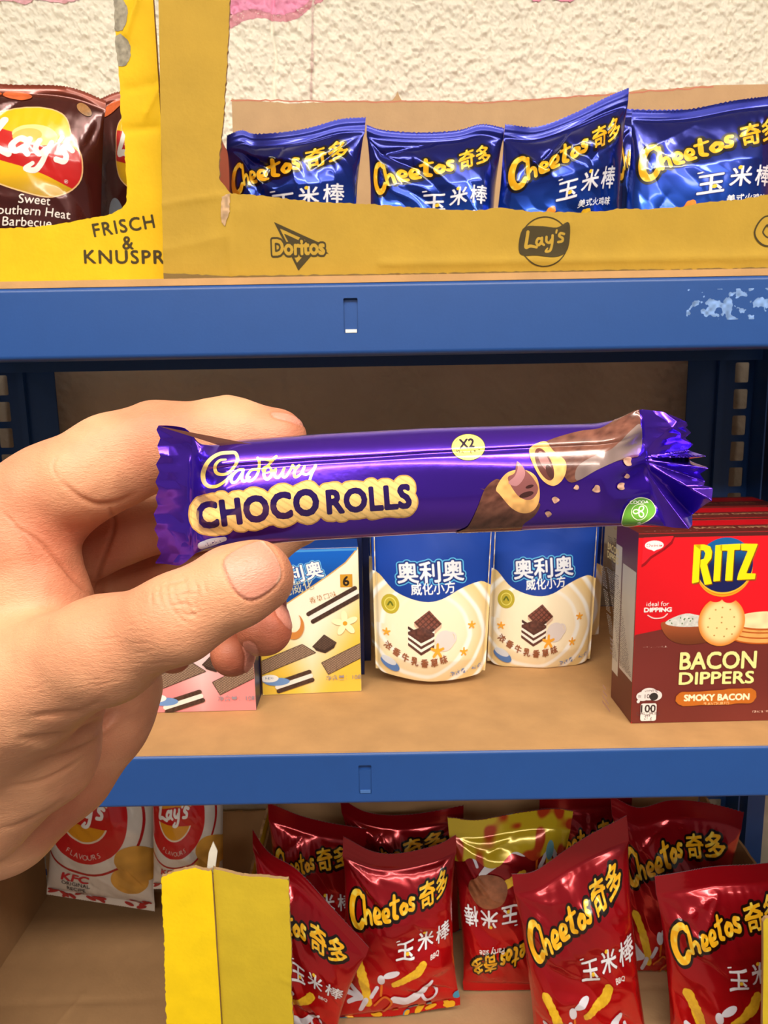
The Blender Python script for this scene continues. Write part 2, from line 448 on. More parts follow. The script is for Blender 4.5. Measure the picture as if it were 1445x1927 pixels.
for x0, x1, z0, z1 in [(-3, WX0, 0, 2.7), (WX1, 3, 0, 2.7), (WX0, WX1, 0, ZL-.1), (WX0, WX1, WZ1, 2.7)]:
    m.grid(flat((x0, YW, z0), (x1, YW, z0), (x0, YW, z1), toward=(0, -1, 0)), WALLC)
art = Art(0.0012)
def wp(pts):
    P = [at(a, b, YW) for a, b in pts]; return [(p[0]-WX0, p[2]-(wz-.05)) for p in P]
def dr(pts, c, mm=0.0): art.add(poly(wp(pts), True, 6), c, mm)
dr([(415, -60), (418, 60), (433, 55), (462, 43), (495, 37), (527, 43), (560, 37), (586, 16), (612, 0), (660, -40), (620, -80)], (226, 158, 168))
dr([(412, -60), (415, 40), (430, 32), (472, 20), (495, 23), (524, 30), (553, 24), (589, 0), (610, -30), (590, -70)], (252, 165, 200))
dr([(-60, -60), (-40, 8), (20, 4), (45, 10), (75, 2), (120, 8), (160, -6), (180, -60)], (247, 190, 200))
dr([(985, -60), (1000, 5), (1030, -2), (1060, 8), (1090, -4), (1110, -50)], (244, 160, 185))
for k in range(3):
    a = wp([(590-k, -20), (586+k*3, 190)]); art.add(stroke([a], .0013), (228, 204, 194)) if k == 0 else None
m.art(ws, art, 3e-4)
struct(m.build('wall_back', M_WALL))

# ------------------------------------------------------------------ blue shelving
rack = thing('shelving_unit', (0, YF, 0), 'blue metal boltless shelving unit with brown fibreboard shelves against the rear wall', 'shelving')
BL = (32, 74, 140)
XL, XR = -0.502, 0.476
def prism(prof, x0, x1, col, m=None, ax='x'):
    """profile of (a, b) points extruded along x (a = y, b = z)"""
    m = m or Mesh(); P = [(y, z) for y, z in prof]; n = len(P)
    A = np.array([(x0, y, z) for y, z in P]); B = np.array([(x1, y, z) for y, z in P])
    m.quadstrip(A, B, col, closed=True)
    for X, E in ((x0, A), (x1, B)):
        T = geometry.tessellate_polygon([[Vector(v) for v in E]])
        for t in T:
            V = E[list(t)]; m.soup(V, np.array([3]), np.tile(np.append(lin(col), 0), (3, 1)), np.tile([math.copysign(1, X-(x0+x1)/2), 0, 0], (3, 1)))
    return m
def holed(x0, x1, z0, z1, Y, holes, col, pitch, m, tint=None):
    """a flat front face with slots cut through it"""
    sh = rect(0, 0, x1-x0, z1-z0)
    for h in holes: sh = sh-h
    a = Art(pitch); a.add(sh, col, lvl=0)
    m.art(flat((x0, Y, z0), (x1, Y, z0), (x0, Y, z1), toward=(0, -1, 0)), a)
def front_beam(zt, zb, slot_px, tape=False):
    m = Mesh(); H = zt-zb; r = .0035
    s0 = at(slot_px[0], slot_px[1], YF); cx = s0[0]; cz = s0[2]
    sw, shh = .0052, .0125
    x0 = cx-.02; x1 = cx+.02; y = YF
    # face: a thin wall split so the slot can be cut out of the middle piece
    for a, b in ((XL, x0), (x1, XR)):
        m.grid(flat((a, y, zb+r), (b, y, zb+r), (a, y, zt-r), toward=(0, -1, 0)), BL)
    holed(x0, x1, zb+r, zt-r, y, [rect(cx-sw-x0, cz-shh-zb-r, cx+sw-x0, cz+shh-zb-r, .001)], BL, .0004, m)
    for s, z in ((1, zt-r), (-1, zb+r)):        # rounded lips top and bottom
        A = []; Nn = []
        for k in range(7):
            t = k/6*math.pi/2; A.append((y+r-r*math.cos(t), z+s*r*math.sin(t))); Nn.append((0, -math.cos(t), s*math.sin(t)))
        A.append((y+.03, z+s*r)); Nn.append((0, 0, s))
        P = np.array([[(XL, a, b), (XR, a, b)] for a, b in A]); sf = Surf(P, XR-XL, 1, None); sf.N = np.repeat(np.array(Nn)[:, None], 2, 1)
        m.grid(sf, BL)
    m.grid(flat((XL, y+.03, zb), (XR, y+.03, zb), (XL, y+.03, zb+.008), toward=(0, 1, 0)), BL)
    if tape:
        a = Art(.0007)
        def torn(X, Y):
            n = fbm(X*170, Y*170, 21, 4); e = rect(.0, .0, .11, .022).fn(X, Y)
            return np.minimum((n-.50)*.02, e)
        p = at(1292, 578, YF); X0 = p[0]; Z0 = at(1292, 603, YF)[2]
        a.add(Shape(torn, (0, 0, .11, .022)), lambda x, y: lin((118, 150, 200))*(0.55+.9*vnoise(x*400, y*400, 2)[:, None]))
        m.art(flat((X0, y, Z0), (X0+.11, y, Z0), (X0, y, Z0+.03), toward=(0, -1, 0)), a)
    b = m.build('shelf_beam', M_BLUE, rack)
    # the hooked tongue seen in the slot
    q = Mesh()
    q.box((cx-sw*1.1, y+.0012, cz-shh*1.1), (cx+sw*1.1, y+.003, cz+shh*.62), BL)
    q.box((cx-sw*.8, y+.0002, cz-shh*.97), (cx+sw*.8, y+.0012, cz-shh*.78), (235, 235, 230) if tape else (70, 110, 170))
    q.box((cx-sw*1.2, y+.0032, cz-shh*1.2), (cx+sw*1.2, y+.0050, cz+shh*1.2), BL)
    tag(q.build('slot_tongue', M_BLUE, b), 'small metal tongue inside the beam slot')
    return b
zut, zub = at(720, 530, YF)[2], at(720, 667, YF)[2]
zmt, zmb = at(720, 1416, YF)[2], at(720, 1513, YF)[2]
zlt, zlb = ZL-.004, ZL-.054
front_beam(zut, zub, (660, 594), True)
front_beam(zmt, zmb, (687, 1467))
front_beam(zlt, zlb, (687, 2300))
for zt, zb in ((zut, zub), (zmt, zmb), (zlt, zlb)):
    for (y0, y1) in ((YB-.022, YB-.018),):
        prism([(y0, zb), (y0, zt), (y1, zt), (y1, zb)], XL, XR, BL).build('shelf_beam', M_BLUE, rack)
    for x in (XL, XR-.0015):
        q = Mesh(); q.box((x, YF+.04, zb), (x+.0015, YB-.03, zt), BL); q.build('side_beam', M_BLUE, rack)
def board(z, t):
    m = Mesh(); m.box((XL+.004, YF+.0015, z-t), (XR-.004, YB-.024, z), (196, 150, 98)); m.build('shelf_board', M_BOARD, rack)
board(ZU, ZU-zut+.0001); board(ZM, .006); board(ZL, .006)
# angle posts
def post(x, sgn, y, ys):
    m = Mesh(); t = .0018; wd = .086; dp = .035
    z1 = zut+.004
    # leg across the front/back
    a = Art(.0012); sh = rect(0, 0, wd, z1)
    n = int((z1-.03)/.0335)
    for k in range(n):
        if k*.035+.02 > ZL-.1: sh = sh-rect(*((wd-.026, k*.0335+.02, wd-.008, k*.0335+.045) if sgn < 0 else (.008, k*.0335+.02, .026, k*.0335+.045)), .002)
    xx0, xx1 = (x, x+wd) if sgn > 0 else (x-wd, x)
    a.add(sh, BL, lvl=0)
    for yy, tw in ((y, -1), (y+t, 1)):
        m.art(flat((xx0, yy, 0), (xx1, yy, 0), (xx0, yy, z1), toward=(0, tw, 0)), a)
    m.box((min(x, x+sgn*t), min(y, y+ys*dp), 0), (max(x, x+sgn*t), max(y, y+ys*dp), z1), BL)
    xr_ = x+sgn*.045; m.box((xr_-.004, y-.006, 0), (xr_+.004, y-.0005, z1), BL)
    o = m.build('post', M_BLUE, rack)
    q = Mesh(); q.box((x-sgn*.002 if sgn > 0 else x-.034, y-.003, 0), (x+.034 if sgn > 0 else x+.002, y+.038 if ys > 0 else y+.003, .012), (20, 20, 22)); q.build('foot', M_BOX, o)
xl = at(50, 760, YB)[0]; xr = at(1345, 800, YB)[0]
post(XL, 1, YB-.003, -1); post(XR, -1, YB-.003, -1)
post(XL, 1, YF-.003, 1); post(XR, -1, YF-.003, 1)

# unseen bays added left and right to shade the wall beside the posts
for sg, lb in ((-1, 'unseen blue shelving bay added at the left to shade the wall'), (1, 'unseen blue shelving bay added at the right to shade the wall')):
    x0, x1 = (XL-.96, XL-.012) if sg < 0 else (XR+.012, XR+.96)
    t = thing('shade_bay', ((x0+x1)/2, YF, 0), lb, 'shelving')
    for zt, zb in ((zut, zub), (zmt, zmb), (zlt, zlb)):
        q = Mesh(); q.box((x0+.004, YF+.002, zt), (x1-.004, YB-.024, zt+.006), (196, 150, 98)); q.build('shelf_board', M_BOARD, t)
        for y_ in (YF, YB-.022):
            q = Mesh(); q.box((x0, y_, zb), (x1, y_+.002, zt), BL); q.build('shelf_beam', M_BLUE, t)
    for xx in (x0, x1-.04):
        for y_ in (YF+.003, YB-.006):
            q = Mesh(); q.box((xx, y_, 0), (xx+.04, y_+.002, zut), BL); q.box((xx if xx == x0 else xx+.038, y_ - (.03 if y_ > .8 else -.03), 0), ((xx if xx == x0 else xx+.038)+.002, y_, zut), BL); q.build('post', M_BLUE, t)
# ------------------------------------------------------------------ printed film bags
def seal_profile(t, a=.07, b=.05):
    """thickness along the height: flat at the seals"""
    return np.clip((t-b)/.28, 0, 1)**.55*np.clip((1-a-t)/.30, 0, 1)**.55
def bag_surfs(corners, Y, T, seed, top=None, left=None, right=None, tilt=0.0, Yc=None, nu=90, nv=108, crumple=1.0, pinch=.04, seal=.07, zig=.0012, puff=.62, Zmin=None):
    """corners: four picture points bl, br, tr, tl; Y depth of the middle plane (or one per corner)"""
    Ys = Yc if Yc is not None else [Y]*4
    c = [at(p[0], p[1], y) for p, y in zip(corners, Ys)]
    S, Tt = np.meshgrid(np.linspace(0, 1, nu), np.linspace(0, 1, nv))
    bl, br, tr, tl = c
    lo = bl+(br-bl)*S[..., None]
    if top is not None:
        tp = np.array(top, float); L = np.linspace(0, 1, len(tp)) if len(tp[0]) == 2 else tp[:, 2]
        sp = spline(tp[:, :2], 12); ls = np.linspace(0, 1, len(sp))
        tx = np.interp(S, ls, sp[:, 0]); ty = np.interp(S, ls, sp[:, 1])
        hi = at(tx, ty, Ys[3]+(Ys[2]-Ys[3])*S)
    else: hi = tl+(tr-tl)*S[..., None]
    P = lo+(hi-lo)*Tt[..., None]
    W = (np.linalg.norm(br-bl)+np.linalg.norm(tr-tl))/2; H = (np.linalg.norm(tl-bl)+np.linalg.norm(tr-br))/2
    # the sides draw in where the bag is full
    bulge = seal_profile(Tt, seal)
    rt = (br-bl)/np.linalg.norm(br-bl)
    P = P - rt*((2*S-1)*pinch*W*bulge)[..., None]
    n = np.cross(br-bl, tl-bl); n /= np.linalg.norm(n)
    if n[1] > 0: n = -n
    e = np.abs(2*S-1)
    th = T*np.clip(1-e**2.4, 0, 1)**puff*bulge
    x = S*W; y = Tt*H
    # creases: pleats running from the seals, corner tension folds, facets
    wr = np.zeros_like(S)
    edge = np.clip(1-(1-seal-Tt)/.22, 0, 1)*(Tt < 1-seal+.02)+np.clip(1-(Tt-.05)/.2, 0, 1)*(Tt > .03)
    ph = S*W/.011+1.3*vnoise(S*4, Tt*3, seed)
    wr += .0011*edge*np.abs(((ph+.5*np.sin(S*9+seed)) % 1)*2-1)
    wr += .0075*crumple*(facet(x/.034, y/.042, seed)-.5)
    wr += .0026*crumple*(facet(x/.013+5, y/.017, seed+1)-.5)
    wr += .006*crumple*(vnoise(x/.05, y/.06, seed+2)-.5)
    rg = random.Random(seed)
    for k in range(7):
        cx, cy = rg.choice([(0, 1-seal), (1, 1-seal), (0, .1), (1, .1), (.5, 1-seal)]); a = rg.uniform(.25, 1.2)*(1 if cy < .5 else -1)*(1 if cx < .5 else -1)
        if cx >= .5 and cy > .5: a = math.pi+rg.uniform(.25, 1.2)
        if cx >= .5 and cy < .5: a = math.pi-rg.uniform(.25, 1.2)
        dx = x-cx*W; dy = y-cy*H
        al = dx*math.cos(a)+dy*math.sin(a); ac = -dx*math.sin(a)+dy*math.cos(a)
        Lf = rg.uniform(.04, .085); wd = .0022+.05*np.clip(al, 0, 1)
        wr += rg.choice([-1, 1])*.0028*crumple*np.exp(-np.abs(ac)/wd)*sm(al, -.002, .006)*(1-sm(al, Lf*.5, Lf))
    env = np.clip(th/T*1.6, 0, 1)
    front = P + n*(th+wr*env+.0002)[..., None]
    th2 = th*.9
    back = P - n*(th2+.0003)[..., None]
    # seal: small wave through both films
    sw = (.0016*np.sin(S*W/.02+seed)+.004*(vnoise(S*3, Tt*2, seed+5)-.5))*np.clip((Tt-(1-seal*1.6))/(seal), 0, 1)
    sb = .0001*np.sin(Tt*H/.0028*3.14)*((Tt > 1-seal) | (Tt < .04))
    front += n*(sw+sb)[..., None]; back += n*(sw+sb)[..., None]
    # cut teeth on the two ends
    tz = zig*np.abs(((S*W/.003) % 1)*2-1)
    up = (tl-bl)/np.linalg.norm(tl-bl)
    if Zmin is not None:
        front[..., 2] = np.maximum(front[..., 2], Zmin); back[..., 2] = np.maximum(back[..., 2], Zmin)
    for A in (front, back):
        A[-1] += up*tz[-1][:, None]; A[0] -= up*tz[0][:, None]
    return Surf(front, W, H, n), Surf(back, W, H, -n)
def bag(name, corners, Y, T, seed, art, basecol, label, group=None, met=.7, artscale=None, flip=False, cat='crisp bag', backcol=None, **kw):
    f, b = bag_surfs(corners, Y, T, seed, **kw)
    m = Mesh(); m.grid(f, basecol if not callable(basecol) else (lambda x, y: basecol(x/f.W, y/f.H)), met); m.grid(b, backcol or (basecol if not callable(basecol) else (150, 150, 160)), met)
    if art is not None:
        a2 = Art(art.p)
        sx = f.W/art.W; sy = f.H/art.H
        for V, S, C, l, I in art.L:
            V2 = V*[sx, sy]
            if flip: V2 = [f.W, f.H]-V2
            a2.L.append((V2, S, C, l, I))
        m.art(f, a2, 4.5e-5, base=8e-5)
    o = m.build(name, M_FOIL)
    return tag(o, label, cat, group)

# --- artwork of the corn-puff bags (unit: one bag 0.13 wide, 0.17 high)
def puff_col(x, y):
    n = fbm(x*500, y*500, 3, 3)[:, None]; return lin((240, 150, 40))*(1-n*.6)+lin((214, 92, 22))*n*.6
def yellow_puff(x, y):
    n = fbm(x*600, y*600, 3, 3)[:, None]; return lin((250, 205, 50))*(1-n*.55)+lin((214, 140, 20))*n*.55
CH = [  # hand lettered word, unit height about 1
    [[(.95, .95, .10), (.75, 1.12, .13), (.40, .98, .15), (.16, .55, .17), (.10, .05, .17), (.28, -.32, .17), (.62, -.30, .15), (.86, .0, .12)]],
    [[(1.02, 1.02, .09), (1.02, .5, .10), (1.04, -.02, .09)], [(1.06, .28, .08), (1.25, .48, .09), (1.40, .38, .09), (1.44, .04, .09)]],
    [[(1.70, .30, .08), (1.98, .36, .09), (2.02, .55, .08), (1.84, .64, .09), (1.68, .42, .10), (1.74, .14, .10), (2.06, .12, .08)]],
    [[(2.26, .38, .08), (2.54, .44, .09), (2.56, .64, .08), (2.38, .70, .09), (2.24, .48, .10), (2.30, .22, .10), (2.62, .22, .08)]],
    [[(2.98, 1.12, .08), (2.94, .7, .11), (2.92, .36, .11), (3.10, .26, .09)], [(2.72, .84, .07), (3.24, .92, .06)]],
    [[(3.52, .72, .10), (3.34, .54, .10), (3.44, .34, .10), (3.64, .40, .10), (3.70, .62, .10), (3.52, .72, .10)]],
    [[(4.14, .86, .08), (3.96, .88, .09), (3.92, .70, .09), (4.10, .58, .09), (4.06, .40, .09), (3.86, .42, .08)]],
]
def cheet(x, y, sc, rot=0, sag=0.0):
    out = None
    for L in CH:
        s = stroke(L, .1)
        out = s if out is None else out | s
    o = out.place(x, y, sc, rot)
    qi = textc('奇', 0, 0, 1.0, .028, res=60).place(x+math.cos(rot)*5.0*sc-math.sin(rot)*.78*sc, y+math.sin(rot)*5.0*sc+math.cos(rot)*.78*sc, sc*1.12, rot+.05)
    duo = textc('多', 0, 0, 1.0, .028, res=60).place(x+math.cos(rot)*6.1*sc-math.sin(rot)*.86*sc, y+math.sin(rot)*6.1*sc+math.cos(rot)*.86*sc, sc*1.12, rot+.05)
    return o | qi | duo
def puffs_shape(pts, r):
    s = stroke([pts], r, True, 10)
    return Shape(lambda X, Y: s.fn(X, Y)+.0012*(vnoise(X*420, Y*420, 4)-.5), s.box)
def corn_art(red):
    A = Art(.00042); A.W = .13; A.H = .17
    lg = cheet(0, 0, 1.0, 0).grow(.002).place(.0075, .1065, .0205, .115, 0, .84)
    blk = (16, 10, 22) if not red else (24, 8, 6)
    A.add(lg.grow(.0026).place(.0002, -.0004), blk, .1)
    A.add(lg, lambda x, y: lin((252, 186, 30))*(1-.0*x[:, None])+(lin((252, 226, 90))-lin((252, 186, 30)))*sm(vnoise(x*300, y*300, 2), .5, .9)[:, None], .15)
    cx = .088 if not red else .094; cy = .0925 if not red else .088
    w1 = textc('玉', cx-.024, cy-.004, .0215, .022, .02, res=60) | textc('米', cx-.0015, cy, .0195, .022, .02, res=60) | textc('棒', cx+.021, cy, .0205, .016, .02, res=60)
    w1 = w1 | stroke([[(cx-.034, cy+.0075), (cx-.031, cy+.0078)]], .0006)
    A.add(w1.grow(.0007), (30, 50, 130) if not red else (140, 12, 16), .2)
    A.add(w1, (240, 240, 245), .0)
    A.add(ell(cx-.0215, cy-.007, .0019, .0019) | ell(cx-.0035, cy+.008, .0018, .0018), (250, 205, 50), 0)
    if not red:
        A.add(textc('美式火鸡味', .096, .0722, .0076, .02, .0, res=50, space=1.05), (238, 240, 246), 0)
        A.add(puffs_shape([(.018, .037, .0038), (.030, .050, .0046), (.042, .059, .0046), (.051, .071, .004)], .004), puff_col, 0)
        A.add(puffs_shape([(.08, .046, .005), (.084, .055, .0055), (.087, .062, .005)], .005), yellow_puff, 0)
        A.add(puffs_shape([(.062, .036, .005), (.070, .044, .004)], .005), yellow_puff, 0)
        A.add(ell(.03, .018, .016, .010, .4) - ell(.034, .022, .008, .005, .4), (238, 238, 240), 0)
    else:
        A.add(textc('BBQ', .104, .070, .006, .02), (238, 230, 225), 0)
        # a white hand shape, puffs and splashes around the lower half
        A.add(puffs_shape([(.017, .071, .0052), (.023, .058, .005), (.028, .044, .005), (.033, .026, .004)], .005), yellow_puff, 0)
        A.add(puffs_shape([(.060, .048, .0036), (.073, .054, .004), (.083, .059, .0045), (.089, .066, .005)], .004), yellow_puff, 0)
        A.add(stroke([[(.024, .033, .003), (.012, .044, .0022)], [(.024, .033, .003), (.010, .035, .0024)], [(.024, .032, .003), (.012, .026, .0022)], [(.03, .03, .003), (.026, .018, .0024)], [(.036, .034), (.041, .044)]], .0022), (225, 222, 235), 0)
        A.add(ell(.056, .060, .009, .0036, .25) | ell(.045, .054, .004, .006, .2), (232, 230, 240), 0)
        rg = random.Random(5)
        for k in range(14):
            A.add(ell(rg.uniform(.0, .13), rg.uniform(.002, .014), rg.uniform(.003, .007), rg.uniform(.002, .004), rg.uniform(-1, 1)), (236, 178, 30) if k % 3 else (60, 150, 190), .1)
        A.add(stroke([[(.06, .030, .004), (.075, .026, .005), (.09, .036, .004), (.10, .044, .002)]], .004), (232, 230, 240), 0)
        A.add(stroke([[(.088, .034), (.096, .022), (.106, .026), (.103, .036)]], .0015), (225, 222, 236), 0)
        A.add(stroke([[(.04, .024), (.05, .034), (.058, .026), (.05, .012)], [(.046, .048), (.046, .036)]], .0012), (220, 110, 20), 0)
    return A
BLUEC = (18, 44, 138)
def blue_base(s, t):
    k = sm(t, .35, .8)[:, None]
    return lin((24, 78, 190))*(1-k)+lin((28, 36, 132))*k
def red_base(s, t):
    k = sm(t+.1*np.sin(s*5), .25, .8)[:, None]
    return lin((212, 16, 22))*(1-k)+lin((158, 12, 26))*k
A_BLUE = corn_art(False); A_RED = corn_art(True)

# ------------------------------------------------------------------ cardboard panels
def jag(pts, amp=.0006, step=.002, seed=0):
    """torn edge between two or more points"""
    rg = random.Random(seed); out = []
    for (a, b) in zip(pts[:-1], pts[1:]):
        L = math.hypot(b[0]-a[0], b[1]-a[1]); n = max(1, int(L/step))
        for k in range(n):
            t = k/n; out.append((a[0]+(b[0]-a[0])*t+rg.uniform(-amp, amp), a[1]+(b[1]-a[1])*t+rg.uniform(-amp, amp)))
    out.append(pts[-1]); return out
def panel(outline, sf, thick, fcol, bcol, art=None, name='panel', parent=None, pitch=.0018, rim=(186, 148, 104), label=None, holes=()):
    """sheet of card: outline in the plane of sf, its front towards sf's normal"""
    m = Mesh(); sh = poly(outline); 
    for h in holes: sh = sh-h
    a = Art(pitch); a.add(sh, fcol, lvl=0)
    m.art(sf, a)
    Pn = Surf(sf.P-sf.N*thick, sf.W, sf.H); Pn.N = -sf.N
    b = Art(pitch); b.add(sh, bcol, lvl=0); m.art(Pn, b)
    O = np.array(outline); R = np.vstack([O, O[:1]])
    m.quadstrip(sf.sample(R[:, 0], R[:, 1]), Pn.sample(R[:, 0], R[:, 1]), rim)
    if art: m.art(sf, art, 5e-5, base=1e-4)
    o = m.build(name, M_CARD, parent)
    if label: o['label'] = label
    return o
def wavy(p00, p10, p01, amp=.001, seed=0, n=60, toward=(0, -1, 0), k=25, folds=()):
    p00, p10, p01 = (np.asarray(q, float) for q in (p00, p10, p01))
    W = np.linalg.norm(p10-p00); H = np.linalg.norm(p01-p00)
    S, T = np.meshgrid(np.linspace(0, 1, n*2), np.linspace(0, 1, n))
    P = p00+(p10-p00)*S[..., None]+(p01-p00)*T[..., None]
    nn = np.cross(p10-p00, p01-p00); nn /= np.linalg.norm(nn)
    if nn@np.asarray(toward) < 0: nn = -nn
    h = amp*(fbm(S*W*k, T*H*k, seed, 3)-.5)*2
    for (x0, y0, x1, y1, a, wd) in folds:
        X = S*W; Y = T*H; ex, ey = x1-x0, y1-y0; L = math.hypot(ex, ey)
        al = ((X-x0)*ex+(Y-y0)*ey)/L; ac = (-(X-x0)*ey+(Y-y0)*ex)/L
        h = h+a*np.exp(-np.abs(ac)/wd)*sm(al, -wd, wd)*(1-sm(al, L-wd, L+wd))
    return Surf(P+nn*h[..., None], W, H, toward)
# ------------------------------------------------------------------ upper shelf: two display cartons with bags
YD = .572; YDb = .845
def loc2(px, py, Y, o):                       # picture point to panel coordinates (x right, z up) with origin o
    p = at(px, py, Y); return (p[0]-o[0], p[2]-o[2])
CY = (178, 142, 46); CBR = (196, 160, 118); CPINK = (206, 112, 92)
# carton with the corn-puff bags
ob = at(306, 517, YD); ob = np.array([ob[0], YD, ZU+.001])
Wd = .62; Hd = .30
box = thing('display_carton', ob+np.array([.28, .13, 0]), 'olive yellow open front cardboard display carton holding blue crisp bags', 'carton')
sf = wavy(ob, ob+[Wd, 0, 0], ob+[0, 0, Hd], .0009, 3, 150, folds=[(.0, .052, .045, .058, .0014, .002), (.052, 0, .048, .06, .0016, .0025), (.06, .0, .058, .05, .0012, .003), (.16, .0085, .62, .0085, .0022, .004), (.0, .02, .05, .03, .001, .004), (.30, .03, .305, .06, .0008, .003)])
pts = [(306, 517), (303, 200), (309, -60)]
o2 = [loc2(a, b, YD, ob) for a, b in pts]
SHX = max(.0, o2[2][0])
rt = [loc2(a, b, YD, ob) for a, b in [(434, -60), (428, 100), (420, 230), (413, 290), (412, 335), (424, 352), (436, 364), (470, 366), (520, 372), (600, 380), (700, 384), (800, 392), (900, 396), (940, 391), (1000, 398), (1080, 400), (1140, 398), (1160, 392), (1220, 394), (1290, 388), (1330, 380), (1400, 374), (1450, 366), (1560, 352), (1650, 330), (1665, -60)]]
rt = jag(rt, .0005, .0022, 4)
rt2 = [(min(Wd-.001, q[0]), min(Hd-.001, q[1])) for q in rt]
outl = [(.0005, .0005), (SHX, Hd-.001)]+rt2+[(Wd-.001, .0005)]
art = Art(.0005)
INK = (64, 52, 22)
def fl(px, py): return loc2(px, py, YD, ob)
# chip brand mark: outlined word over a slanted triangle
c = np.array(fl(562, 465)); s = .0408/100      # one picture pixel there
def q2(pts): return [(c[0]+(a-562)*s, c[1]-(b-465)*s) for a, b in pts]
tri = poly(q2([(519, 421), (604, 460), (560, 506)])) 
tri2 = poly(q2([(529, 432), (590, 460), (558, 492)])); tri3 = poly(q2([(536, 441), (580, 461), (557, 482)]))
art.add((tri-tri2) | tri3, INK)
wd_ = textbox('Doritos', *q2([(515, 478)])[0], *q2([(608, 452)])[0], .035)
art.add(wd_.grow(.0017), INK); art.add(wd_.grow(.0002), CY)
art.add(textc('®', *q2([(614, 476)])[0], .003, 0), INK)
# round mark
c2 = fl(1024, 455); R = .0178
art.add(ell(*c2, R, R)-ell(*c2, R-.0008, R-.0008), INK)
band = poly([(c2[0]-R*1.02, c2[1]-R*.45), (c2[0]-R*.9, c2[1]+R*.52), (c2[0]-R*.2, c2[1]+R*.62), (c2[0]+R*.5, c2[1]+R*.55), (c2[0]+R*1.0, c2[1]+R*.72), (c2[0]+R*.98, c2[1]-R*.28), (c2[0]+R*.5, c2[1]-R*.62), (c2[0]-R*.3, c2[1]-R*.55)], True, 5)
art.add(band, INK)
LAY = [  # hand lettered word in a box about 4 wide
    [[(.35, 1.25, .13), (.22, .6, .13), (.12, .05, .13), (.5, .12, .12), (1.0, -.02, .10)]],
    [[(1.42, .62, .1), (1.15, .66, .1), (1.0, .34, .1), (1.2, .14, .1), (1.42, .4, .1)], [(1.48, .7, .1), (1.46, .3, .1), (1.62, .12, .09)]],
    [[(1.86, .74, .1), (1.84, .4, .1), (2.06, .26, .1), (2.26, .5, .1)], [(2.36, .82, .1), (2.3, .2, .1), (2.1, -.36, .1), (1.72, -.42, .08), (1.9, -.16, .06)]],
    [[(2.72, 1.2, .08), (2.66, 1.0, .07)]],
    [[(3.3, .86, .1), (3.02, .94, .1), (2.9, .74, .1), (3.16, .54, .1), (3.12, .3, .1), (2.8, .26, .1)]],
]
def lays(x, y, sc, rot=0, sx=1.0, bold=0):
    out = None
    for L in LAY:
        s_ = stroke(L, .1); out = s_ if out is None else out | s_
    if bold: out = out.grow(bold)
    return out.place(x, y, sc, rot, 0, sx)
art.add(lays(c2[0]-R*.82, c2[1]-R*.24, R*.5, .06, 1.0), CY)
art.add(stroke([[(fl(1430, 475)[0]+.014, fl(1430, 438)[1]-.001), (fl(1430, 475)[0]+.004, fl(0, 440)[1]), (fl(1430, 475)[0]-.002, fl(0, 462)[1]), (fl(1430, 475)[0]+.004, fl(0, 480)[1]), (fl(1430, 475)[0]+.014, fl(0, 474)[1])]], .0036), INK)
art.add(stroke([[(fl(1430, 475)[0]+.014, fl(1430, 438)[1]-.001), (fl(1430, 475)[0]+.004, fl(0, 440)[1]), (fl(1430, 475)[0]-.002, fl(0, 462)[1]), (fl(1430, 475)[0]+.004, fl(0, 480)[1]), (fl(1430, 475)[0]+.014, fl(0, 474)[1])]], .0024), CY)
art.add(textbox('heetos', fl(1452, 478)[0], fl(0, 472)[1], fl(1540, 0)[0], fl(0, 440)[1], .04), INK)
# bared card where the corner of the opening is torn
art.add(Shape(lambda X, Y: poly([fl(419, 372), fl(433, 364), fl(432, 400), fl(424, 425), fl(418, 420), fl(416, 395)]).fn(X, Y)+.0012*(vnoise(X*600, Y*600, 1)-.5), (*[min(a, b) for a, b in zip(fl(410, 430), fl(440, 360))], *[max(a, b) for a, b in zip(fl(410, 430), fl(440, 360))])), lambda x, y: lin((196, 160, 122))*(.6+.6*vnoise(x*500, y*500, 3)[:, None]))
art.add(poly(jag([(.001, .0005), (.001, .0045), (.02, .0035), (.045, .0015), (.30, .0012), (.6, .001), (.6, .0003), (.001, .0003)], .0004, .003, 8)), (120, 96, 52))
panel(outl, sf, .0035, CY, CBR, art, 'front_panel', box, .0015, label='olive yellow printed front with a torn opening')
# sides and back
sl = wavy(ob+[0.0042, .0, 0], ob+[.0042, YDb-YD, 0], ob+[.0042+SHX, 0, Hd], .0006, 5, 30, (1, 0, 0), 12)
zt = [(0.004, .0005), (.004, .205), (.055, .20), (.12, .165), (.16, .155), (YDb-YD-.004, .148), (YDb-YD-.004, .0005)]
panel(jag(zt, .0005, .01, 2)[:-1]+[zt[-1]], sl, .003, CPINK, CY, None, 'side_panel', box, .003, label='salmon pink inner side')
xb = ob[0]+Wd
sr = wavy([xb, YDb, ob[2]], [xb, YD, ob[2]], [xb, YDb, ob[2]+Hd], .0006, 6, 30, (-1, 0, 0), 12)
Ld = YDb-YD
zz = at(1345, 160, YDb)[2]-ob[2]
zt = [(.004, .0005), (.004, zz), (.03, zz+.015), (.055, zz+.02), (.058, zz-.03), (.062, zz-.03), (.064, zz+.018), (.12, zz+.04), (Ld-.005, zz+.06), (Ld-.005, .0005)]
panel(jag(zt, .0004, .01, 3)[:-1]+[zt[-1]], sr, .003, CPINK, CY, None, 'side_panel', box, .003, label='salmon pink inner side')
bo = np.array([ob[0], YDb, ob[2]])
sb = wavy(bo, bo+[Wd, 0, 0], bo+[0, 0, Hd], .0008, 9, 60)
def bl_(px, py): return loc2(px, py, YDb, bo)
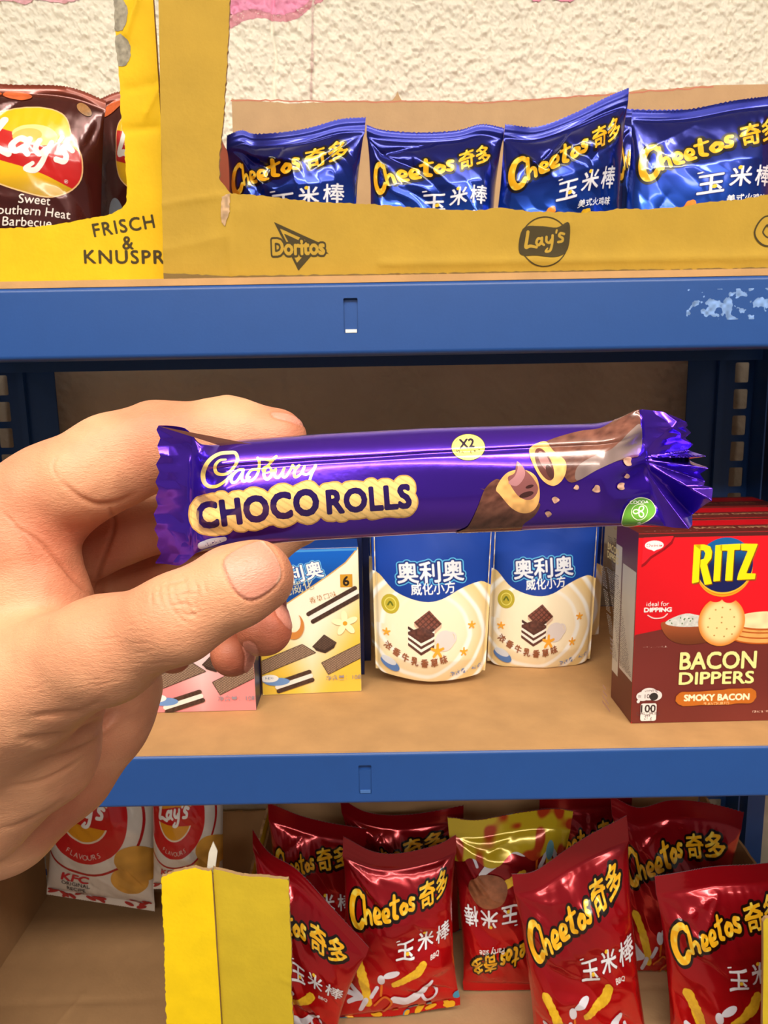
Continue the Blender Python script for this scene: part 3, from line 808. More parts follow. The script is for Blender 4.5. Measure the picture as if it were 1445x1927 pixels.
zt = [(.004, .0005)]+jag([bl_(435, 186), bl_(500, 191), bl_(560, 195), bl_(640, 190), bl_(700, 190), bl_(738, 190), bl_(748, 172), bl_(756, 189), bl_(850, 190), bl_(915, 192), bl_(1050, 184), bl_(1120, 178), bl_(1200, 170), bl_(1212, 166), bl_(1225, 170), bl_(1342, 160)], .0008, .004, 6)
zt = [(max(.001, a), b) for a, b in zt]+[(Wd-.004, zz), (Wd-.004, .0005)]
ca = Art(.001)
ca.add(stroke([jag([bl_(435, 188), bl_(740, 192), bl_(756, 190), bl_(915, 194), bl_(1342, 163)], .0008, .006, 7)], .0007, False), (206, 130, 104))
panel(zt, sb, .003, CBR, CPINK, ca, 'back_panel', box, .0016)
m = Mesh(); m.box(ob+[.001, .001, -.0005], ob+[Wd-.001, Ld-.001, .0015], CBR); m.build('base_panel', M_CARD, box)

# carton with the brown bags, to the left and a little further back
YL = .600
ol = at(-260, 530, YL); xr_ = at(309, 300, YL)[0]+.03; ol = np.array([ol[0], YL, ZU+.001]); Wl = ob[0]+.0-ol[0]-.002; Wl = xr_-ol[0]
Yl2 = .85
# it ends just left of the other carton
xlim = ob[0]-.0012-ol[0]
Wl = xlim
lbox = thing('display_carton', ol+np.array([.12, .12, 0]), 'bright yellow cardboard display carton at the left holding brown crisp bags', 'carton')
def gl(px, py): return loc2(px, py, YL, ol)
sf = wavy(ol, ol+[Wl, 0, 0], ol+[0, 0, Hd], .0010, 13, 120, k=30, folds=[(gl(222, 250)[0], gl(0, 250)[1], gl(300, 245)[0], gl(0, 243)[1], -.003, .003), (gl(232, 182)[0], gl(0, 174)[1], gl(300, 160)[0], gl(0, 160)[1], -.002, .003), (gl(235, 60)[0], gl(0, 75)[1], gl(262, 0)[0], gl(0, -5)[1], .003, .003), (gl(270, 200)[0], gl(0, 225)[1], gl(302, 160)[0], gl(0, 165)[1], .002, .002)])
up = jag([gl(-255, 440), gl(-60, 432), gl(0, 430), gl(60, 428), gl(110, 422), gl(160, 412), gl(200, 405), gl(228, 394), gl(238, 382), gl(238, 330), gl(235, 300), gl(234, 250), gl(229, 247), gl(226, 170), gl(220, 112), gl(216, 60), gl(212, -60)], .0005, .002, 12)
up[0] = (.0005, up[0][1])
outl = [(.0005, .0005)]+up+[(min(Wl-.0005, gl(300, -60)[0]+.02), min(Hd-.001, gl(300, -60)[1])), (Wl-.0005, min(Hd-.001, gl(300, -60)[1])), (Wl-.0005, .0005)]
outl = [(min(a, Wl-.0005), min(b, Hd-.001)) for a, b in outl]
CYL = (224, 180, 14)
art = Art(.0005)
for s_, x, y, sz, r in [('FRISCH', 232, 425, .0138, .13), ('&', 240, 457, .0140, .02)]:
    p = gl(x, y); art.add(textc(s_, p[0], p[1], sz, .03, r, space=1.15), INK)
p0 = gl(157, 495); p1 = gl(351, 472); art.add(textc('KNUSPRIG', (p0[0]+p1[0])/2, (p0[1]+p1[1])/2, .0142, .03, -.02, 0, 1.08, 1.15) & rect(0, 0, Wl-.001, 1), INK)
for x, y, rx, ry in [(219, 25, .0085, .0125), (226, 95, .0075, .011)]:
    p = gl(x, y)
    e_ = ell(p[0], p[1], rx, ry)
    art.add(Shape(lambda X, Y, e_=e_: np.minimum(e_.fn(X, Y)+.001*(vnoise(X*500, Y*500, 3)-.5), poly(outl).fn(X, Y)), e_.box), lambda x, y: lin((160, 150, 130))*(.4+1.0*fbm(x*400, y*400, 6, 3)[:, None]))
panel(outl, sf, .0035, CYL, CBR, art, 'front_panel', lbox, .0013, label='bright yellow printed front with a torn opening')
zb_ = at(200, 210, Yl2)[2]-ol[2]
bo = np.array([ol[0], Yl2, ol[2]]); sb = wavy(bo, bo+[Wl, 0, 0], bo+[0, 0, Hd], .0008, 19, 40)
panel([(.001, .001), (.001, .06), (Wl-.005, .06), (Wl-.005, .001)], sb, .003, CBR, CYL, None, 'back_panel', lbox, .003)
for xx, nx in ((ol[0], 1), (ol[0]+Wl-.001, -1)):
    L_ = Yl2-YL; ss = flat([xx, YL, ol[2]], [xx, Yl2, ol[2]], [xx, YL, ol[2]+Hd], toward=(nx, 0, 0))
    hp = .1 if nx > 0 else gl(0, 170)[1]
    panel([(.004, .001), (.004, hp), (L_*.5, .11), (L_-.004, .06), (L_-.004, .001)], ss, .003, (190, 104, 84) if nx < 0 else CBR, CYL, None, 'side_panel', lbox, .003)
m = Mesh(); m.box(ol+[.001, .001, -.0005], ol+[Wl-.001, Yl2-YL-.001, .0015], CBR); m.build('base_panel', M_CARD, lbox)

# blue bags (bottoms hidden behind the front panel)
G = 'blue corn puff bags in the upper carton'
def zpy(Y, z, x=700):                          # picture row of height z at depth Y
    return float(proj(np.array([(x-722)/F*Y, Y, z]))[1])
zb0 = ZU+.004
yb = zpy(.67, zb0)
bag('crisp_bag', [(418, yb-2), (668, yb-6), (690, 224), (428, 262)], .67, .019, 21, A_BLUE, blue_base, Zmin=zb0, crumple=1.5, label=
    'leftmost blue corn puff bag, its right corner pulled up', group=G, top=[(428, 258), (455, 247), (480, 252), (540, 248), (590, 240), (640, 226), (688, 222)], pinch=.03, seal=.085)
bag('crisp_bag', [(690, yb-6), (925, yb-9), (948, 246), (692, 240)], .685, .019, 34, A_BLUE, blue_base, Zmin=zb0, crumple=1.5, label=
    'blue corn puff bag second from the left, with a creased sagging top', group=G, top=[(690, 238), (720, 246), (790, 250), (860, 246), (905, 236), (948, 244)], pinch=.03, seal=.07)
bag('crisp_bag', [(916, yb-12), (1160, yb-16), (1182, 172), (948, 240)], .675, .020, 47, A_BLUE, blue_base, Zmin=zb0, crumple=1.6, label=
    'blue corn puff bag in the upper carton with the highest pointed corner', group=G, top=[(950, 236), (1010, 238), (1080, 214), (1140, 186), (1182, 168)], pinch=.02, seal=.09)
bag('crisp_bag', [(1150, yb-20), (1225, yb-20), (1290, 205), (1150, 210)], .735, .014, 58, A_BLUE, blue_base,
    'blue corn puff bag almost hidden behind the rightmost two in the upper carton', G, top=[(1150, 206), (1180, 207), (1240, 208), (1290, 205)], seal=.05)
bag('crisp_bag', [(1160, yb-15), (1435, yb-20), (1470, 180), (1195, 232)], .66, .021, 63, A_BLUE, blue_base,
    'large smooth blue corn puff bag rightmost in the upper carton', G, top=[(1190, 208), (1240, 210), (1300, 206), (1380, 190), (1440, 182), (1470, 180)], pinch=.02, crumple=.55, seal=.06)
# brown bags
def brown_base(s, t):
    n = fbm(s*9, t*9, 4, 4)[:, None]; k = .5*sm(t, .93, 1)[:, None]
    return lin((78, 28, 24))*(.8+.5*n)*(1-k)+lin((196, 84, 40))*k*(1-.5*n)
def lays_bag_art(words=True):
    A = Art(.0005); A.W = .16; A.H = .20
    cx, cy = .100, .136
    o = poly([(cx-.050, cy+.005), (cx-.046, cy+.030), (cx-.015, cy+.040), (cx+.018, cy+.035), (cx+.031, cy+.016), (cx+.043, cy-.002), (cx+.041, cy-.026), (cx+.018, cy-.043), (cx-.018, cy-.037), (cx-.045, cy-.022)], True, 6)
    A.add(o.grow(.0012), (238, 190, 130))
    A.add(o, lambda x, y: lin((246, 190, 16))*(1-.45*sm(-(y-cy), .015, .04)[:, None]))
    bd = poly([(cx-.054, cy-.004), (cx-.053, cy+.022), (cx-.02, cy+.014), (cx+.012, cy+.008), (cx+.029, cy+.008), (cx+.046, cy-.002), (cx+.046, cy-.028), (cx+.038, cy-.033), (cx+.01, cy-.024), (cx-.03, cy-.012)], True, 6)
    A.add(bd & o, (196, 26, 22))
    A.add(ell(cx-.004, cy+.013, .021, .010, -.1), (246, 216, 140)); A.add(ell(cx-.012, cy+.012, .012, .007, .1), (240, 190, 90))
    A.add(lays(cx-.0475, cy-.001, .0238, -.20, 1.0, .015), (240, 234, 225))
    A.add(textc('®', cx+.030, cy-.027, .005), (240, 230, 220))
    for s_, x, y, sz in [('Sweet', cx+.002, cy-.047, .0122), ('Southern Heat', cx+.0, cy-.0575, .0122), ('Barbecue', cx-.003, cy-.068, .0122)]:
        A.add(textc(s_, x, y, sz, .006, -.03), (238, 226, 215))
    A.add(ell(cx-.05, cy-.06, .012, .018, .4), (150, 160, 175), .3)  # silvery reflection on the film, painted as a pale patch
    A.add(ell(cx-.062, cy+.05, .020, .007, .2) | ell(cx-.03, cy+.053, .012, .005, -.2), lambda x, y: lin((214, 100, 50))*(.7+.6*fbm(x*200, y*200, 3, 3)[:, None]))
    A.add(ell(cx+.038, cy+.047, .009, .005, -.3), lambda x, y: lin((170, 120, 70))*(.5+.9*fbm(x*300, y*300, 3, 3)[:, None]))
    return A
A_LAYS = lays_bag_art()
G = 'brown crisp bags in the left carton'
yb = zpy(.69, zb0, 100)
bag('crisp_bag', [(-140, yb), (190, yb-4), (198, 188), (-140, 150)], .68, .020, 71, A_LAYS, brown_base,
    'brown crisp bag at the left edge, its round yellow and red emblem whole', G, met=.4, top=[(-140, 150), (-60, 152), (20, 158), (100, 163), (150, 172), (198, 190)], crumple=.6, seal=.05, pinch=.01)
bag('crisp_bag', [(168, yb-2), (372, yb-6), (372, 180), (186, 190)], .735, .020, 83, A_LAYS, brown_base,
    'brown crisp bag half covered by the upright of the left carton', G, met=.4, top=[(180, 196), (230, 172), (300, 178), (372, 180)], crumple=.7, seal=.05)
# ------------------------------------------------------------------ middle shelf
def boxthing(name, bl_px, br_px, dirback, H, depth, cols, fart, label, cat, group=None, lart=None, extra=None, matr=None, tart=None):
    """carton standing on the middle board: front bottom edge from two picture points"""
    a = onz(*bl_px, ZM+.0005); b = onz(*br_px, ZM+.0005)
    ex = (b-a); W = np.linalg.norm(ex); ex /= W; ey = np.array([-ex[1], ex[0], 0]); ez = np.array([0, 0, 1.0])
    if ey[1] < 0: ey = -ey
    cf, cs, ct = cols
    t = thing(name, (a+b)/2+ey*depth/2, label, cat, group)
    m = Mesh(); f = flat(a, b, a+ez*H, toward=-ey); m.grid(f, cf)
    m.grid(flat(a+ey*depth, b+ey*depth, a+ey*depth+ez*H, toward=ey), cf)
    l = flat(a+ey*depth, a, a+ey*depth+ez*H, toward=-ex); m.grid(l, cs)
    r = flat(b, b+ey*depth, b+ez*H, toward=ex); m.grid(r, cs)
    tp = flat(a+ez*H, b+ez*H, a+ez*H+ey*depth, toward=ez)
    m.grid(flat(a, b, a+ey*depth, toward=-ez), cs)
    if fart: m.art(f, fart(W, H), 4e-5)
    if lart: A = lart(depth, H); m.art(l, A, 4e-5); m.art(r, A, 4e-5)
    m.build('carton_body', matr or M_BOX, t)
    m = Mesh(); m.grid(Surf(tp.P+ez*.0006, tp.W, tp.H, ez), ct)
    m.grid(Surf(tp.P, tp.W, tp.H, -ez), ct)
    q = tp.P+ez*.0006; 
    for u, v in ((tp.P[0, 0], tp.P[0, 1]), (tp.P[1, 0], tp.P[1, 1]), (tp.P[0, 0], tp.P[1, 0]), (tp.P[0, 1], tp.P[1, 1])):
        m.quadstrip([u, v], [u+ez*.0006, v+ez*.0006], ct)
    if tart:
        m.art(Surf(tp.P+ez*.0006, tp.W, tp.H, ez), tart(W, depth), 4e-5)
    # tuck flap line
    m.box(np.minimum(q[1, 0], q[1, 1])-[0, .004, 0], np.maximum(q[1, 0], q[1, 1])+[0, -.002, .0003], ct) if abs(ex[1]) < .02 else None
    m.build('lid_flap', matr or M_BOX, t)
    return t, a, ex, ey, W
WHITE = (244, 242, 238)
def wafer_art(bgc, lightc, flav):
    def f(W, H):
        A = Art(.00055)
        u = W/188.0                                       # one picture pixel
        def P(x, y): return (x-492)*u, H-(y-1032)*u       # picture coordinates on the yellow box
        def pp(l): return [P(*q) for q in l]
        full = rect(0.0002, 0.0002, W-.0002, H-.0002)
        A.add(full, lambda x, y: lin(lightc)+(lin(bgc)-lin(lightc))*sm(np.abs((x/W-.5))+.9*(.62-y/H), .15, .75)[:, None], pitch=.0015)
        sw = poly(pp([(480, 1175), (520, 1150), (570, 1118), (620, 1085), (655, 1060), (690, 1020), (690, 1010), (480, 1010)]), False)
        A.add(sw.grow(.0012) & full, (214, 170, 90))
        A.add(sw & full, lambda x, y: lin((6, 92, 190))*(.55+.55*sm(y, H*.72, H)[:, None]))
        A.add(rect(.001, H-.003, W-.001, H-.001), (70, 150, 220))
        w1 = textc('奥利奥', *P(563, 1080), .0172, .03, .2, res=50, space=1.02)
        A.add(w1.grow(.0014) & full, (130, 205, 240)); A.add(w1.grow(.0008) & full, (20, 60, 150)); A.add(w1, WHITE)
        A.add(textc('巧脆威化', *P(553, 1108), .0128, .0, .22, sx=.86), (196, 190, 160))
        A.add(textc(flav, *P(612, 1126), .0068, .0, .24), (190, 140, 90))
        A.add(poly(pp([(645, 1083), (668, 1083), (668, 1108), (645, 1108)])), (208, 150, 40)); A.add(textc('6', *P(656, 1096), .013, .04), (40, 26, 16))
        def stick(l, r, cream=True):
            (x0, y0), (x1, y1) = P(*l[0]), P(*l[1]); dx, dy = x1-x0, y1-y0; L = math.hypot(dx, dy); nx, ny = -dy/L, dx/L
            for k, c in ((r, (62, 42, 34)), (0, (240, 232, 220)), (-r, (58, 40, 32))):
                A.add(stroke([[(x0+nx*k, y0+ny*k), (x1+nx*k, y1+ny*k)]], r*.52) & full, (lambda x, y: lin((76, 52, 42))*(.45+.9*vnoise(x*900, y*900, 3)[:, None])) if k else c)
        stick([(588, 1165), (676, 1118)], .0042)
        def wafer(l, c=(158, 128, 106)):
            s_ = poly(pp(l)) & full
            A.add(s_.grow(.0006) & full, (66, 48, 38))
            A.add(s_, lambda x, y: lin(c)*(.42+.75*(((x*.8+y)*420 % 1 > .35) & ((x*.8-y)*420 % 1 > .35))[:, None]), pitch=.0004)
        wafer([(480, 1252), (570, 1217), (594, 1234), (480, 1278)])
        wafer([(606, 1255), (700, 1210), (700, 1238), (618, 1278)])
        wafer([(590, 1222), (612, 1200), (634, 1216), (612, 1230)], (98, 74, 62))
        A.add(poly(pp([(590, 1222), (612, 1230), (634, 1217), (630, 1226), (613, 1236), (596, 1230)])), (60, 42, 36))
        stick([(520, 1300), (584, 1280)], .0042)
        p = P(514, 1287); A.add((ell(p[0]+.003, p[1]-.001, .012, .004) | ell(p[0]-.004, p[1]+.001, .007, .004)), (110, 150, 205)); A.add(ell(p[0]-.004, p[1]+.0025, .0085, .0038), WHITE)
        A.add(textc('NEW', p[0]-.004, p[1]+.0028, .0035, .0), (90, 120, 170))
        for k in range(5):
            a_ = k*1.257+.4; c_ = P(652, 1178); A.add(ell(c_[0]+.0065*math.cos(a_), c_[1]+.0065*math.sin(a_), .0062, .0030, a_), (250, 240, 190))
        A.add(ell(*P(652, 1178), .0022, .0022), (220, 160, 40))
        A.add(ell(*P(555, 1180), .010, .013)-ell(P(555, 1180)[0], P(555, 1180)[1]+.004, .007, .010), (205, 130, 60))
        A.add(textc('净含量：108克', *P(652, 1285), .0062, 0), (150, 140, 150))
        return A
    return f
NAVY = (14, 26, 74)
def side_text(D, H):
    A = Art(.0008); rg = random.Random(3)
    for k in range(5):
        y0 = H*(.08+k*.18); A.add(rect(D*.2, y0, D*.8, y0+H*.12), (176, 164, 120) if k % 2 else (70, 80, 110))
    return A
HB = at(680, 1030, onz(680, 1300, ZM)[1])[2]-ZM
boxthing('biscuit_box', (495, 1308), (680, 1300), 0, HB, .036, ((240, 214, 130), NAVY, (12, 70, 160)), wafer_art((238, 196, 70), (250, 238, 212), '香草口味'), 'yellow and blue wafer biscuit box partly behind the fingertips', 'biscuit box', 'wafer biscuit boxes')
boxthing('biscuit_box', (283, 1341), (482, 1336), 0, HB, .036, ((238, 150, 150), NAVY, (12, 70, 160)), wafer_art((238, 142, 142), (250, 214, 212), '草莓口味'), 'pink wafer biscuit box behind the curled fingers', 'biscuit box', 'wafer biscuit boxes')
# more boxes standing edge-on behind the yellow one
for k, (x0, x1, y, lb) in enumerate([(560, 686, 1272, 'dark blue box close behind the yellow wafer box, only its edge showing'), (560, 698, 1246, 'dark blue box second behind the yellow wafer box, only its edge showing')]):
    boxthing('biscuit_box', (x0, y), (x1, y-3), 0, HB*1.02, .034, (NAVY, NAVY, (12, 70, 160)), None, lb, 'biscuit box', 'wafer biscuit boxes', lart=side_text)

# stand-up pouches
def pouch_art():
    A = Art(.00055); W, H = .098, .128; A.W = W; A.H = H
    u = W/222.0
    def P(x, y): return (x-703)*u, H-(y-972)*u
    def pp(l): return [P(*q) for q in l]
    full = rect(0, 0, W, H)
    # cream swirl
    def cream(x, y):
        cx, cy = P(800, 1165); r = np.hypot((x-cx), (y-cy)*1.1); a = np.arctan2(y-cy, x-cx)
        w_ = np.sin(r*520+a*2.2+2*vnoise(x*60, y*60, 3))
        k = (sm(w_, .2, .95)*sm(r, .024, .04))[:, None]
        g = sm(r, .03, .06)[:, None]
        b_ = lin((250, 234, 200))*(1-g)+lin((236, 205, 140))*g
        return b_*(1-k)+lin((253, 250, 240))*k
    A.add(full, cream, .0, pitch=.0009)
    sw = poly(pp([(690, 1050), (715, 1068), (745, 1100), (790, 1116), (830, 1112), (870, 1090), (905, 1078), (935, 1080), (935, 960), (690, 960)]), True, 5)
    A.add(sw & full, lambda x, y: lin((16, 66, 168))*(.75+.3*vnoise(x*30, y*30, 2)[:, None]), .15)
    w1 = textc('奥利奥', *P(810, 1060), .0186, .03, .07, res=50)
    A.add(w1.grow(.0022), (90, 180, 225)); A.add(w1.grow(.0014), (10, 44, 120)); A.add(w1, (232, 236, 242), .2)
    A.add(textc('威化小方', *P(815, 1091), .0108, .02, .08, sx=.86, res=50), (236, 238, 240))
    c = P(735, 1125); A.add(ell(*c, .0075, .0085), (190, 172, 50)); A.add(ell(*c, .0050, .0058)-ell(*c, .0042, .005), (232, 220, 110)); A.add(stroke([[(c[0]-.002, c[1]-.001), (c[0], c[1]+.002), (c[0]+.002, c[1]-.001)]], .0007), (100, 110, 30))
    d = pp([(808, 1132), (832, 1158), (804, 1182), (779, 1157)])
    A.add(poly(pp([(779, 1157), (804, 1182), (832, 1158), (831, 1166), (805, 1189), (780, 1164)])), (214, 178, 150))
    A.add(poly(d), lambda x, y: lin((118, 66, 52))*(.45+.8*(((x+y)*210 % 1 > .3) & ((x-y)*210 % 1 > .3))[:, None]), pitch=.0004)
    for k, cc in enumerate([(70, 40, 34), (244, 236, 222), (86, 48, 40), (244, 236, 222), (90, 50, 40), (244, 236, 222), (92, 52, 42)][::-1]):
        yy = 1214-k*5.2; A.add(poly(pp([(768, yy-18), (793, yy-4), (818, yy-18), (818, yy-12), (793, yy+3), (768, yy-12)])), cc)
    A.add(poly(pp([(768, 1178-2), (795, 1164), (818, 1176), (793, 1192)])), lambda x, y: lin((96, 56, 46))*(.5+.9*vnoise(x*700, y*700, 3)[:, None]))
    A.add(ell(*P(838, 1190), .0082, .0085) | (ell(*P(851, 1186), .0045, .0055)-ell(*P(851, 1186), .003, .004)), (226, 214, 208))
    for cx, cy, r in [(824, 1208, .0050), (890, 1162, .003), (876, 1212, .003), (727, 1180, .003)]:
        c = P(cx, cy)
        A.add(stroke([[c, (c[0]+r*math.cos(a_), c[1]+r*math.sin(a_))] for a_ in np.arange(5)*1.257+.3], r*.22), (246, 170, 50)); 
    c = P(795, 1120)
    A.add(arc_text('浓香牛乳香草味', P(800, 1110)[0], P(800, 1110)[1], .0525, -2.28, -1.18, .0068, .03, True), (150, 90, 60))
    c = P(733, 1240); A.add(ell(c[0], c[1], .0085, .0045, -.4), (88, 130, 196)); A.add(ell(c[0]-.001, c[1]+.003, .0065, .003, -.3), (220, 226, 236))
    A.add(textc('净含量：40克', *P(882, 1246), .0048, 0, .1), (120, 140, 190))
    rim = full.grow(-.0012)
    return A
A_POUCH = pouch_art()
def pouch(cn, Y, T, seed, label, top=None):
    c = [at(p[0], p[1], Y) for p in cn]
    nu, nv = 90, 110
    S, T_ = np.meshgrid(np.linspace(0, 1, nu), np.linspace(0, 1, nv))
    bl, br, tr, tl = c
    P = (bl*(1-S)[..., None]+br*S[..., None])*(1-T_)[..., None]+(tl*(1-S)[..., None]+tr*S[..., None])*T_[..., None]
    W = np.linalg.norm(br-bl); H = np.linalg.norm(tl-bl)
    n = np.array([0, -1.0, 0])
    e = np.clip((1-np.abs(2*S-1))/.9-.05, 0, 1)
    th = T*e**.5*(1-.92*T_**1.5)*np.clip(.55+T_/.12*.45, .55, 1)
    th = th+.0022*(vnoise(S*5, T_*5, seed)-.5)*e+.0012*(facet(S*6, T_*7, seed)-.5)*e
    # rounded lower edge sags forward: the gusset stands on the board
    sag = .0075*(1-(2*S-1)**2)*np.clip(1-T_/.25, 0, 1)**1.5
    rc = .0
    fr = P+n*th[..., None]-np.array([0, 0, 1.0])*sag[..., None]
    # round the two lower corners
    for sg in (0, 1):
        d = np.clip(1-np.abs(S-sg)/.08, 0, 1)*np.clip(1-T_/.06, 0, 1)
        fr = fr+np.array([0, 0, 1.0])*(d**2*.005)[..., None]
    zl = ZM+.0008; fr[..., 2] = np.maximum(fr[..., 2], zl)
    bk = P-n*(th*.8+.0006)[..., None]; bk[..., 2] = np.maximum(bk[..., 2], zl)
    f = Surf(fr, W, H, n); b = Surf(bk, W, H, -n)
    m = Mesh(); m.grid(f, (244, 228, 190)); m.grid(b, (230, 210, 160))
    # gusset
    m.quadstrip(fr[0], bk[0], (230, 205, 150))
    a2 = Art(.001)
    for V, S_, C, l, I in A_POUCH.L: a2.L.append((V*[W/A_POUCH.W, H/A_POUCH.H], S_, C, l, I))
    m.art(f, a2, 4e-5, base=4e-5)
    return tag(m.build('snack_pouch', M_POUCH), label, 'pouch', 'cream and blue snack pouches')
pouch([(707, 1258), (913, 1262), (930, 990), (698, 985)], .70, .020, 3, 'cream and blue stand-up wafer pouch nearer the yellow box')
pouch([(917, 1244), (1110, 1240), (1128, 985), (928, 985)], .742, .019, 8, 'cream and blue stand-up wafer pouch nearer the red cracker box')
pouch([(700, 1216), (900, 1214), (905, 965), (690, 965)], .80, .010, 12, 'dark edge of a wafer pouch behind the left pouch')
pouch([(930, 1216), (1125, 1213), (1140, 965), (930, 965)], .83, .010, 14, 'dark edge of a wafer pouch behind the right pouch')

# cracker boxes
RED = (226, 12, 26); BRN = (108, 40, 34)
def ritz_art(W, H):
    A = Art(.0005); u = H/355.0
    def P(x, y): return (x-1186)*u, H-(y-1005)*u
    def pp(l): return [P(*q) for q in l]
    full = rect(.0001, .0001, W-.0001, H-.0001)
    A.add(full, lambda x, y: lin((206, 10, 24))+(lin((236, 18, 32))-lin((206, 10, 24)))*sm(x/W*.5+y/H*.6, .2, .9)[:, None], pitch=.002)
    br = poly(pp([(1180, 1192), (1240, 1180), (1320, 1174), (1500, 1170), (1510, 1400), (1180, 1400)]))
    A.add(br & full, lambda x, y: lin((112, 42, 36))*(.85+.3*vnoise(x*20, y*20, 3)[:, None]), pitch=.001)
    A.add(rect(0, H-.0035, W, H-.0002), (84, 26, 24)); A.add(textc('•••••••••••', *P(1225, 1002), .004, 0), (200, 150, 130))
    # small oval mark on a folded corner
    A.add(poly(pp([(1194, 1014), (1250, 1012), (1246, 1024), (1232, 1036), (1210, 1050), (1200, 1062), (1193, 1066)])), (150, 6, 18))
    A.add(poly(pp([(1194, 1012), (1248, 1010), (1243, 1020), (1230, 1032), (1208, 1046), (1199, 1056), (1193, 1061)])), (232, 24, 40))
    A.add(ell(*P(1214, 1026), .0078, .0040) | poly(pp([(1205, 1031), (1223, 1031), (1214, 1037)])), WHITE); A.add(textc('Christie', *P(1214, 1026), .0042, .01), (214, 20, 34))
    c = P(1341, 1066); R = 50*u
    A.add(ell(c[0], c[1]-.003, R*1.0, R*1.0), (246, 160, 30)); A.add(ell(c[0], c[1]-.0018, R*.985, R*.985), (240, 120, 20)); A.add(ell(c[0], c[1]-.001, R, R*.985), (252, 190, 50))
    A.add(ell(c[0], c[1]+.0008, R, R), lambda x, y: lin((14, 96, 160))+(lin((20, 24, 82))-lin((14, 96, 160)))*sm(-(y-c[1])/R, -.8, .1)[:, None])
    # block letters
    L = {'R': [[(1284, 1026), (1296, 1026), (1296, 1094), (1284, 1097)], [(1284, 1026), (1302, 1026), (1313, 1030), (1317, 1040), (1316, 1052), (1309, 1062), (1320, 1098), (1307, 1100), (1297, 1066), (1297, 1054), (1303, 1052), (1305, 1042), (1302, 1037), (1296, 1036)]],
         'I': [[(1322, 1028), (1334, 1027), (1334, 1093), (1322, 1094)]],
         'T': [[(1331, 1027), (1366, 1026), (1366, 1037), (1356, 1037), (1356, 1093), (1343, 1093), (1344, 1038), (1331, 1038)]],
         'Z': [[(1367, 1026), (1397, 1027), (1393, 1040), (1380, 1080), (1397, 1081), (1396, 1091), (1364, 1092), (1366, 1080), (1380, 1039), (1368, 1038)]]}
    for ch in L.values():
        for q in ch: A.add(poly([(a+.0010, b-.0010) for a, b in pp(q)]), (150, 90, 6), lvl=12)
    for ch in L.values():
        for q in ch: A.add(poly(pp(q)), (250, 226, 10), lvl=14)
    A.add(textc('ideal for', *P(1225, 1133), .0058, .01), (240, 215, 210), lvl=15); A.add(textbox('DIPPING', *P(1201, 1148), *P(1250, 1140), .05), (244, 225, 220), lvl=15)
    A.add(stroke([pp([(1208, 1154), (1217, 1159), (1226, 1160), (1236, 1158), (1243, 1152)])], .0005), (240, 200, 195), lvl=15)
    # dip bowl, bitten cracker, stack of crackers
    A.add(poly(pp([(1232, 1172), (1240, 1190), (1256, 1204), (1280, 1210), (1310, 1208), (1325, 1200), (1325, 1168), (1280, 1164), (1240, 1166)]), True, 5), lambda x, y: lin((150, 74, 38))*(.5+.7*sm(y, P(0, 1212)[1], P(0, 1165)[1])[:, None]), lvl=15)
    bowlw = poly(pp([(1240, 1168), (1256, 1158), (1278, 1152), (1300, 1156), (1320, 1160), (1320, 1174), (1280, 1177), (1250, 1174)]), True, 5)
    A.add(bowlw, lambda x, y: lin((236, 232, 222))*(.55+.5*fbm(x*500, y*500, 3, 3)[:, None]), lvl=16)
    rg = random.Random(2)
    for k in range(12):
        q = P(rg.uniform(1246, 1310), rg.uniform(1158, 1172)); A.add(ell(q[0], q[1], .0009, .0005, rg.uniform(0, 3)), (70, 110, 50), lvl=17)
    for k in range(4):
        c3 = P(1420, 1197-k*10); A.add(ell(c3[0], c3[1]-.0012, 58*u, (13 if k < 3 else 17)*u), (190, 88, 24), lvl=16+k*2)
        A.add(ell(c3[0], c3[1], 57*u, (13 if k < 3 else 16)*u), (lambda x, y: lin((238, 170, 92))*(.8+.3*vnoise(x*200, y*200, 3)[:, None])) if k < 3 else (lambda x, y: lin((248, 222, 168))*(.85+.25*vnoise(x*200, y*200, 3)[:, None])), lvl=17+k*2)
    c4 = P(1341, 1168); bite = ell(*P(1328, 1122), 13*u, 10*u) | ell(*P(1352, 1124), 13*u, 10*u)
    ck = ell(*c4, 42*u, 46*u)
    A.add(ck-bite, lambda x, y: (lambda r: lin((250, 218, 150))*(1-r)+lin((232, 140, 54))*r)(sm(np.hypot((x-c4[0])/(42*u), (y-c4[1])/(46*u)), .65, 1.0)[:, None]), lvl=26)
    for hx, hy in [(-12, -22), (0, -26), (14, -22), (-22, -6), (0, -8), (22, -8), (-24, 10), (-8, 12), (10, 14), (24, 10), (-12, 26), (6, 28), (20, 24), (0, 2)]:
        A.add(ell(c4[0]+hx*u, c4[1]-hy*u, .0008, .0007), (196, 140, 70), lvl=27)
    A.add(textbox('BACON', *P(1270, 1257), *P(1408, 1225), .035), (240, 232, 150), lvl=27)
    A.add(textbox('DIPPERS', *P(1270, 1286), *P(1406, 1263), .035), (240, 232, 150), lvl=27)
    sp = stroke([pp([(1280, 1314), (1340, 1312), (1400, 1311)])], 14*u)
    A.add(Shape(lambda X, Y: sp.fn(X, Y)+.0015*(vnoise(X*120, Y*500, 2)-.5), sp.box), (196, 106, 30), lvl=27)
    A.add(textbox('SMOKY BACON', *P(1281, 1318), *P(1400, 1306), .05), (252, 240, 200), lvl=28); A.add(textbox('FLAVOURED', *P(1317, 1327), *P(1364, 1321), .01), (240, 190, 130), lvl=28)
    A.add(textbox('CRACKERS', *P(1408, 1344), *P(1438, 1339), .02), (220, 180, 160), lvl=28); A.add(textc('180 g', *P(1462, 1336), .009, .02), (235, 220, 200), lvl=28)
    A.add(textbox('SERVING SUGGESTION', *P(1201, 1215), *P(1245, 1211), .0), (205, 165, 150), lvl=28)
